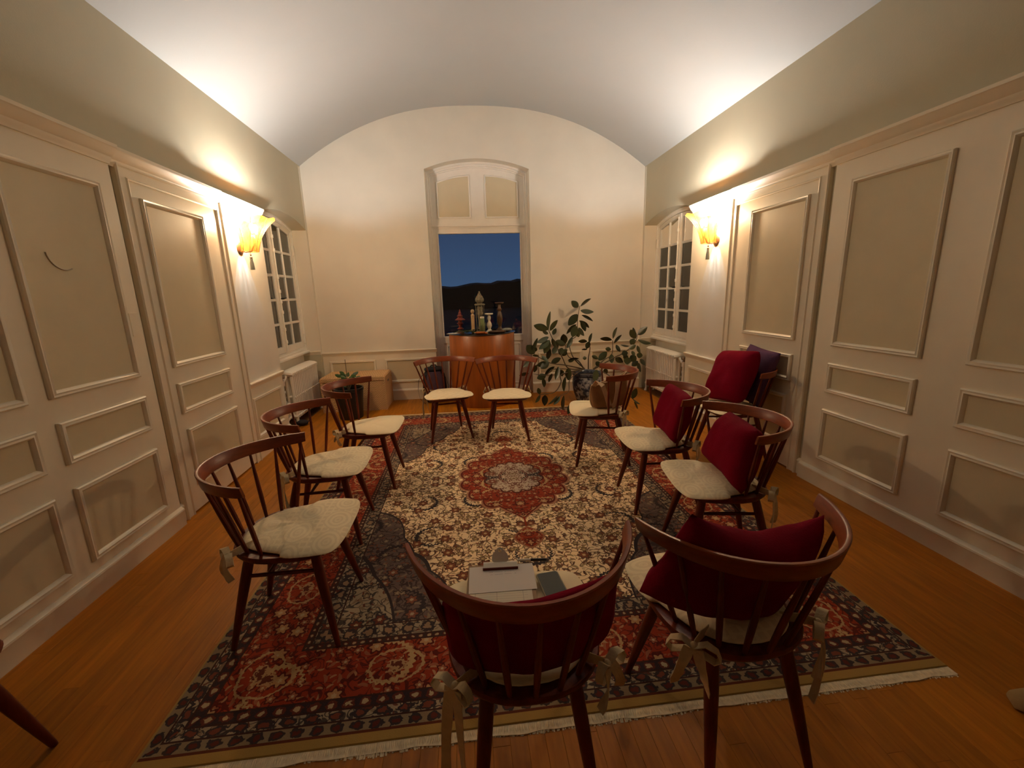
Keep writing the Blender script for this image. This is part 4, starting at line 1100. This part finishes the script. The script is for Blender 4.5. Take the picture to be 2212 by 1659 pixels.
# ------------------------------------------------------------------ wicker trunk
bk = empty('wicker_trunk', (-1.475, 5.735, 0)); tag(bk, 'lidded wicker trunk against the back wall, left corner', 'trunk')
bw, bd = .405, .245
MB().bbox((-bw + .008, -bd + .008, 0), (bw - .008, bd - .008, .392), .002).build('trunk_body', M_WICK, bk, smooth=False)
MB().bbox((-bw, -bd, .396), (bw, bd, .452), .014).build('trunk_lid', M_WICK, bk, smooth=False)
for sx, sy in ((-1, -1), (1, -1), (1, 1), (-1, 1)):
    MB().tube([(sx * (bw - .012), sy * (bd - .012), 0), (sx * (bw - .012), sy * (bd - .012), .392)], .014, 8).build('corner_binding', M_WICK, bk)
for sx in (-1, 1): MB().box((sx * (bw - .009) - .003, -.04, .335), (sx * (bw - .009) + .003, .04, .362)).build('hand_hole_dark', M_BLACKP, bk, smooth=False)  # solid black block standing for the darkness inside each hole

# ------------------------------------------------------------------ black bucket plant behind the left row
bp_ = empty('bucket_plant', (-1.455, 5.335 - .12, 0)); tag(bp_, 'small leafy plant in a black bucket in front of the trunk', 'plant')
MB().lathe([(.132, 0), (.138, .01), (.165, .34), (.172, .345), (.172, .375), (.160, .378), (.152, .36), (.150, .335)], n=32, cap1=False).build('bucket', M_BLACKP, bp_)
MB().lathe([(.148, .325), (.05, .332), (.004, .33)], n=20).build('soil', M_SOIL, bp_)
MB().tube([(-.01, .02, .33), (-.012, .02, .72)], .0035, 6).build('support_stick', M_STEM, bp_)
def leaf_mesh(L, W, fold=.25, droop=.15, seed=0, m=None, nm='leaf'):
    mb = MB()
    def f(a, b):
        v = b * 2 - 1; wv = (math.sin(math.pi * (a * .96 + .02)) ** .72) * (1 - .15 * a)
        return (v * W * wv, L * a, fold * abs(v) * W * wv - droop * L * a * a)
    mb.grid(f, 4, 9) if False else mb.grid(lambda a, b: f(b, a), 4, 8)
    return mb.mesh(nm, m or M_LEAF, ang=80)
def place_leaf(base, tip, wid, parent, m=None, roll=None, nm='leaf', seed=0):
    "leaf from base to tip; wid = apparent width seen from the room's near side"
    base, tip = Vector(base), Vector(tip); d = tip - base; L = d.length; d.normalize()
    wid *= 1.15; real = max(wid * .5, L * .26); view = (base - Vector((0, 0, CAM_Z))).normalized()
    a = d.cross(view).normalized(); nrm = a.cross(d).normalized()
    q = math.acos(max(-1, min(1, wid * .5 / real))) * (1 if seed % 2 else -1)
    a = Matrix.Rotation(q, 3, d) @ a; nrm = a.cross(d)
    o = inst(nm, leaf_mesh(L, real, .18, .06, seed, m), parent)
    Mx = Matrix((a, d, nrm)).transposed().to_4x4(); Mx.translation = base - parent.location
    o.matrix_local = Mx; return o
rs = random.Random(8)
for i in range(40):
    a = rs.uniform(0, 6.283); r1 = rs.uniform(.02, .07); r2 = r1 + rs.uniform(.05, .10); z0 = rs.uniform(.42, .52); z1 = z0 + rs.uniform(-.04, .05)
    c = Vector(bp_.location); b_ = c + Vector((r1 * math.cos(a), r1 * math.sin(a), z0)); t_ = c + Vector((r2 * math.cos(a), r2 * math.sin(a), z1))
    place_leaf(b_, t_, rs.uniform(.030, .045), bp_, M_LEAF2, seed=i)
for i in range(7):
    a = i * .9; MB().tube([(0, 0, .33), (.03 * math.cos(a), .03 * math.sin(a), .40), (.06 * math.cos(a), .06 * math.sin(a), .44)], .003, 5).build('stem', M_STEM, bp_)

# ------------------------------------------------------------------ rubber plant in a china pot
PC = Vector((1.575, 5.42, 0))
rp_ = empty('rubber_plant', PC); tag(rp_, 'sprawling rubber plant in blue and white china pot by back wall', 'plant')
MB().lathe([(.135, 0), (.142, .012), (.160, .06), (.188, .16), (.196, .24), (.190, .31), (.186, .345), (.198, .355), (.200, .382), (.186, .386), (.166, .365), (.164, .33)], n=40, cap1=False).build('china_pot', M_CHINA, rp_)
MB().lathe([(.165, .335), (.06, .345), (.004, .34)], n=24).build('soil', M_SOIL, rp_)
cx4 = lambda p, Y: at(1120 + p[0] / 5.927, 620 + p[1] / 5.927, Y)
def stem(pts, Ys, r0_=.009):
    P = [cx4(p, Y) - PC for p, Y in zip(pts, Ys)]
    Q = []; m = len(P)
    for i in range(m - 1):
        a, b, c, d = P[max(i - 1, 0)], P[i], P[i + 1], P[min(i + 2, m - 1)]
        for j in range(5):
            t = j / 5; Q.append(.5 * ((2 * b) + (c - a) * t + (2 * a - 5 * b + 4 * c - d) * t * t + (3 * b - a - 3 * c + d) * t ** 3))
    Q.append(P[-1]); MB().tube(Q, [r0_ * (1 - .55 * i / (len(Q) - 1)) for i in range(len(Q))], 6).build('stem', M_STEM, rp_)
stem([(850, 1050), (700, 900), (650, 700), (745, 620), (755, 430), (785, 240)], [5.42, 5.50, 5.62, 5.70, 5.74, 5.76])
stem([(840, 1050), (640, 1040), (560, 900), (430, 650), (383, 545)], [5.40, 5.36, 5.34, 5.32, 5.30])
stem([(840, 1050), (600, 1000), (400, 970), (200, 860)], [5.40, 5.33, 5.28, 5.24])
stem([(840, 1050), (760, 940), (640, 890), (600, 740)], [5.41, 5.42, 5.44, 5.45])
stem([(895, 1050), (897, 900), (915, 790), (905, 700)], [5.36, 5.35, 5.35, 5.34])
stem([(960, 1050), (1100, 930), (1195, 860), (1205, 680)], [5.44, 5.52, 5.56, 5.58])
stem([(970, 1050), (1250, 890), (1300, 870), (1420, 790), (1500, 690), (1525, 605)], [5.42, 5.46, 5.47, 5.48, 5.48, 5.48])
stem([(800, 1060), (550, 1120), (545, 1220), (470, 1340), (340, 1370), (270, 1380)], [5.32, 5.20, 5.16, 5.12, 5.10, 5.10])
stem([(820, 1060), (660, 1180), (640, 1340), (530, 1395)], [5.30, 5.22, 5.16, 5.12], .007)
stem([(780, 1060), (460, 1050), (350, 1130), (190, 1110)], [5.32, 5.22, 5.18, 5.16], .007)
stem([(1040, 1060), (1250, 1200), (1460, 1430), (1480, 1460)], [5.30, 5.14, 5.02, 5.0], .007)
LV = [  # base, tip, width, depth (crop pixels of the photograph)
 (765,260,680,180,75,5.75),(795,245,920,145,35,5.75),(795,300,960,325,55,5.72),(810,360,955,430,35,5.72),(755,350,640,490,95,5.70),(780,430,905,515,45,5.72),(740,480,610,595,45,5.68),
 (800,430,860,565,60,5.70),(770,520,835,625,50,5.70),(740,500,690,640,90,5.66),(750,560,770,640,60,5.68),(385,545,395,310,45,5.30),(380,545,195,490,85,5.28),(405,560,495,420,55,5.30),
 (440,610,480,530,50,5.32),(385,640,240,715,60,5.28),(380,600,310,570,40,5.30),(400,680,265,800,70,5.27),(400,690,330,850,80,5.27),(430,660,470,770,50,5.30),(590,735,575,600,85,5.45),
 (600,740,470,690,70,5.42),(620,780,695,640,55,5.45),(560,780,530,870,70,5.38),(540,860,625,800,60,5.38),(400,780,370,930,60,5.28),(205,855,105,745,105,5.22),(190,850,235,650,45,5.24),
 (210,830,230,770,40,5.24),(180,880,260,880,30,5.24),(390,980,230,1000,70,5.26),(390,970,280,1040,80,5.25),(420,970,540,910,65,5.30),(230,1000,200,1090,50,5.22),(460,1020,330,1130,50,5.22),
 (510,1020,480,1190,60,5.22),(545,1060,560,1140,60,5.22),(640,1040,640,1190,82,5.22),(600,1150,575,1335,45,5.18),(350,1130,240,1170,80,5.17),(430,1110,385,1215,40,5.18),(320,1170,330,1280,50,5.16),
 (275,1375,250,1290,50,5.10),(280,1385,220,1480,40,5.08),(340,1385,335,1515,75,5.07),(530,1400,455,1510,50,5.08),(580,1390,565,1575,45,5.08),(500,1390,385,1510,30,5.08),(700,1480,630,1625,70,5.04),
 (630,940,770,910,30,5.38),(640,960,720,920,40,5.38),(150,940,60,1030,50,5.20),(130,1110,10,1130,40,5.16),(905,720,935,590,35,5.34),(880,700,765,690,45,5.32),(905,700,870,790,60,5.33),(880,800,810,800,20,5.33),
 (872,905,822,915,45,5.34),(940,880,1020,920,45,5.36),(1210,660,1255,515,35,5.58),(1195,680,1045,655,50,5.57),(1225,720,1315,610,35,5.58),(1250,740,1300,830,45,5.56),(1185,800,1110,790,50,5.56),(1130,830,1025,940,80,5.50),
 (1190,860,1195,975,65,5.52),(1240,910,1335,960,70,5.48),(1500,660,1430,545,80,5.47),(1530,610,1645,510,75,5.47),(1500,620,1460,520,40,5.48),(1530,680,1690,725,45,5.46),(1495,720,1425,680,80,5.46),(1500,740,1415,795,60,5.46),
 (1415,755,1305,745,25,5.46),(1520,750,1555,850,40,5.46),(1560,840,1540,910,70,5.45),(1400,840,1320,860,75,5.45),(1450,820,1490,880,40,5.45),(1400,900,1390,990,90,5.44),(1500,880,1430,950,90,5.44),(1530,950,1450,1010,70,5.44),
 (1560,920,1620,1000,50,5.44),(1530,970,1560,1085,45,5.43),(1350,870,1400,930,60,5.44),(1100,1050,1130,1110,60,5.36),(1460,1430,1510,1295,70,5.0),(1470,1440,1550,1500,25,4.98),(1480,1470,1530,1560,25,4.97),(990,960,1050,1010,60,5.38),
 (1000,1060,975,1210,75,5.22),(480,760,440,860,60,5.30),(620,830,560,880,50,5.36),(300,880,380,960,45,5.26),(470,700,500,790,55,5.34)]
rs = random.Random(2)
for i, (bx, by, tx, ty, w_, Y) in enumerate(LV):
    dy = rs.uniform(-.05, .05)
    while Y > 4.6 and min(cx4((bx, by), Y).z, cx4((tx, ty), min(Y + dy, 5.85)).z) < .035: Y -= .02
    sc_ = Y / FPX / 5.927
    place_leaf(cx4((bx, by), Y), cx4((tx, ty), min(Y + dy, 5.85)), w_ * sc_ * 1.05, rp_, M_LEAF, seed=i)

# ------------------------------------------------------------------ backpack behind the left back chair
bpk = empty('backpack', (-.47, 5.80, 0)); bpk.rotation_euler = (0, 0, R(10)); tag(bpk, 'plum and black backpack standing by the back wall skirting', 'backpack')
def puff(w, d, z0, z1, e=3.2, seed=0, top=.86):
    mb = MB(); rings = []
    for j in range(9):
        k = j / 8; s_ = (1 - .10 * (2 * k - 1) ** 4) * (1 - (1 - top) * k ** 2); s_ = s_ * (.86 if j in (0, 8) else 1)
        ring = []
        for i in range(28):
            t = 2 * math.pi * i / 28; c, s = math.cos(t), math.sin(t)
            ring.append((w * s_ * math.copysign(abs(c) ** (2 / e), c), d * s_ * math.copysign(abs(s) ** (2 / e), s), z0 + (z1 - z0) * k + .006 * noise.noise(Vector((c * 2 + seed, s * 2, k * 4)))))
        rings.append(ring)
    return mb.loft(rings, True, True)
puff(.165, .10, .02, .44).build('pack_body', M_BLACKC, bpk, ang=70)
q = puff(.120, .030, .05, .43, seed=3).xform(Matrix.Translation((0, -.098, 0))); q.build('front_pocket', M_BPACK, bpk, ang=70)
puff(.13, .085, .44, .485, seed=5).build('top_flap', M_BLACKC, bpk, ang=70)
MB().tube([(-.05, 0, .475), (-.03, 0, .51), (.03, 0, .51), (.05, 0, .475)], .008, 6).build('grab_handle', M_BLACKC, bpk)
ribbon([(-.15, -.04, .40), (-.215, -.08, .33), (-.235, -.11, .20), (-.215, -.12, .08), (-.15, -.13, .012)], .014, (0, 1, 0)).build('shoulder_strap', M_BLACKC, bpk)
ribbon([(.15, -.02, .34), (.185, -.05, .22), (.165, -.06, .10)], .014, (0, 1, 0)).build('side_strap', M_BLACKC, bpk)

# ------------------------------------------------------------------ handbag on the chair in front of the rubber plant
hb = empty('handbag'); tag(hb, 'brown suede handbag with tan strap sitting on the chair', 'bag')
place(hb, 'R1', (-.03, -.045, .486), R(112))
def bagf(a, b):
    t = a * 2 * math.pi; c, s = math.cos(t), math.sin(t); k = b
    w = .175 * (1 - .22 * (1 - k) ** 3) * (1 - .10 * k ** 2); d = .092 * (1 - .80 * k ** 1.3) * (1 - .3 * (1 - k) ** 4)
    z = .215 * k - .045 * k * c + .02 * k * abs(c) ** 3
    return (w * math.copysign(abs(c) ** .8, c), d * math.copysign(abs(s) ** .8, s) + .02 * k + .004 * noise.noise(Vector((c * 3, s * 3, k * 5))), z)
b = MB(); b.grid(bagf, 36, 12); n0 = len(b.v); b.add([bagf(i / 36, 0) for i in range(36)], [tuple(reversed(range(36)))]); b.build('bag_body', M_BAG, hb, ang=75)
MB().tube([Vector(bagf(i / 36, 1.0)) for i in range(37)], .006, 6, caps=False).build('rim_trim', M_BAGT, hb)
MB().tube([Vector(bagf(a, k)) * 1.01 for a, k in [(.0, k_ / 8) for k_ in range(8, -1, -1)] + [(.5, k_ / 8) for k_ in range(0, 9)]], .006, 6).build('side_piping', M_BAGT, hb)
ribbon([(.150, .045, .185), (.140, .085, .235), (.105, .118, .20), (.075, .128, .11), (.050, .126, .035), (.025, .128, .012), (-.005, .126, .05), (-.030, .112, .14), (-.050, .080, .22), (-.06, .045, .235)], .021, (1, 0, .25)).build('strap', M_BAGT, hb)

# ------------------------------------------------------------------ clipboard, note, pen and phone on the front chair
ZB = .4935
cb = empty('clipboard', (0, 0, ZB)); tag(cb, 'brown clipboard with ruled form on the front chair seat', 'clipboard')
A, B_ = atz(1003, 1223, ZB + .004), atz(1158, 1214, ZB + .004)
d = (B_ - A); ang = math.atan2(d.y, d.x); wB = .228
cen = (A + B_) / 2
cb.location = (cen.x, cen.y, ZB); cb.rotation_euler = (0, 0, ang)
MB().bbox((-wB / 2, -.315, 0), (wB / 2, 0, .0035), .001).build('board', M_BOARD, cb, smooth=False)
o = MB().box((-.103, -.300, .004), (.100, -.012, .0046)).build('form_sheet', M_FORM, cb, smooth=False)
k = MB(); k.loft([[(x, y, z) for y, z in ((-.030, .006), (-.030, .012), (-.012, .018), (.004, .012), (.004, .004))] for x in (-.060, .060)], True, True); fix_normals(k.build('clip_base', M_STEEL, cb, ang=30))
k = MB(); k.tube([(-.062, -.031, .0085), (.062, -.031, .0085)], .0045, 8); k.build('clip_jaw', M_WAL, cb)
# upright hanging tongue of the clip with its hole
ton = [(-.030, 0), (.030, 0), (.029, .026), (.021, .034), (.013, .044), (.0065, .050), (0, .0515), (-.0065, .050), (-.013, .044), (-.021, .034), (-.029, .026)]
hol = [(.0055 * math.cos(2 * math.pi * i / 11 - 1.57), .039 + .0055 * math.sin(2 * math.pi * i / 11 - 1.57)) for i in range(11)]
ton2 = [(.0, .0)] + ton[1:]
TM = Matrix.Rotation(R(50), 4, 'X')
k = MB()
outer = [(.028 * math.cos(2 * math.pi * i / 24), 0) for i in range(24)]
def oring(z):
    pts = []
    for i in range(24):
        t = 2 * math.pi * i / 24 - math.pi / 2; dx_, dy_ = math.cos(t), math.sin(t); best = .1
        for a, b in zip(ton, ton[1:] + ton[:1]):
            ax_, ay_ = a[0], a[1] - .036; bx_, by_ = b[0], b[1] - .036; den = dx_ * (by_ - ay_) - dy_ * (bx_ - ax_)
            if abs(den) < 1e-9: continue
            tt = (ax_ * (by_ - ay_) - ay_ * (bx_ - ax_)) / den; ss = (ax_ * dy_ - ay_ * dx_) / den
            if tt > 0 and -1e-6 <= ss <= 1 + 1e-6: best = min(best, tt)
        pts.append((dx_ * best, .036 + dy_ * best, z))
    return pts
def iring(z): return [(.0055 * math.cos(2 * math.pi * i / 24 - math.pi / 2), .039 + .0055 * math.sin(2 * math.pi * i / 24 - math.pi / 2), z) for i in range(24)]
k.loft([iring(0), oring(0), oring(.0018), iring(.0018), iring(0)], False, False)
k.xform(Matrix.Translation((0, -.002, .012)) @ TM); fix_normals(k.build('clip_tongue', M_STEEL, cb, ang=30))
nt_ = MB(); nt_.box((-.112, -.135, 0), (.112, .0, .0006)); note = nt_.build('note_sheet', M_NOTE, smooth=False)
ME_ = note.data
for v in ME_.vertices: v.co.y += .065
note.location = Matrix.Rotation(ang, 3, 'Z') @ Vector((.004, -.075, 0)) + Vector((cen.x, cen.y, ZB + .0052)); note.rotation_euler = (0, 0, ang + R(1.5)); tag(note, 'white sheet with faint handwriting under the clipboard clip', 'paper')
pen = empty('pen', Matrix.Rotation(ang, 3, 'Z') @ Vector((.105, .010, 0)) + Vector((cen.x, cen.y, ZB + .0075)), ang + R(-4)); tag(pen, 'black pen lying at the top right of the clipboard', 'pen')
MB().tube([(-.045, 0, 0), (-.043, 0, 0), (.005, 0, 0)], [.002, .0042, .0046], 10).build('pen_barrel', M_STEEL, pen)
MB().tube([(.005, 0, 0), (.060, 0, 0), (.063, 0, 0)], [.0052, .0050, .003], 10).build('pen_cap', M_BLACKP, pen)
ph = empty('phone'); p = atz(1194, 1262, ZB + .006); ph.location = (p.x, p.y - .012, ZB - .004); ph.rotation_euler = (0, 0, ang + R(10)); tag(ph, 'dark phone in a clear case beside the clipboard', 'phone')
def rrect(w, h, r, z, n=5):
    pts = []
    for cx, cy, a0 in ((w - r, h - r, 0), (-w + r, h - r, 90), (-w + r, -h + r, 180), (w - r, -h + r, 270)):
        for i in range(n + 1): a = R(a0 + 90 * i / n); pts.append((cx + r * math.cos(a), cy + r * math.sin(a), z))
    return pts
MB().loft([rrect(.0375, .077, .010, 0), rrect(.039, .0785, .011, .002), rrect(.039, .0785, .011, .008), rrect(.0375, .077, .010, .0095)], True, True).build('phone_case', M_PHONEC, ph, ang=30)
MB().loft([rrect(.0355, .075, .009, .0095), rrect(.0352, .0747, .009, .0101)], True, True).build('phone_screen', M_PHONE, ph, ang=30)

# ------------------------------------------------------------------ person at the right edge: only the foot shows in the frame
per = empty('person', (2.06, .95, 0)); tag(per, 'person cut off at right edge, black trousers and tan suede shoe', 'person')
def foot(a, b):
    t = a * 2 * math.pi; c, s = math.cos(t), math.sin(t); k = b      # heel (k=0) to toe (k=1), toe points to -x
    w = (.030 + .022 * math.sin(k * 2.6)) * (1 if k < .9 else math.sqrt(max(0, 1 - ((k - .9) / .1) ** 2)) * .98 + .02); hgt = (.085 - .045 * k) * (1 if k < .9 else math.sqrt(max(0, 1 - ((k - .9) / .1) ** 2)) * .97 + .03)
    return (.0 - .255 * k, .045 * k + w * c, max(0, hgt * .5 * (1 + s)) + .004)
b = MB(); b.grid(foot, 20, 18); b.build('shoe', M_SHOE, per, ang=70)
b = MB(); b.tube([(-.155, .02, .052), (-.150, .02, .085), (-.12, .02, .20), (-.06, .02, .40), (-.04, .03, .48), (.10, .03, .53), (.34, .02, .55)], [.058, .060, .062, .070, .078, .088, .098], 16); b.build('trouser_leg', M_TROUS, per, ang=80)

# ------------------------------------------------------------------ dark pouch on the floor below the left radiator
b = MB(); b.ball((0, 0, .034), .060, 16, 8, (1.2, .8, .57)); b.tube([(.055, 0, .04), (.085, .01, .055), (.10, .02, .02)], .006, 6)
o = b.build('black_pouch', M_BLACKC, ang=70); p = atz(641, 917, 0); o.location = (p.x + .085, p.y - .05, 0); tag(o, 'small black pouch on the floor below the left radiator', 'pouch')
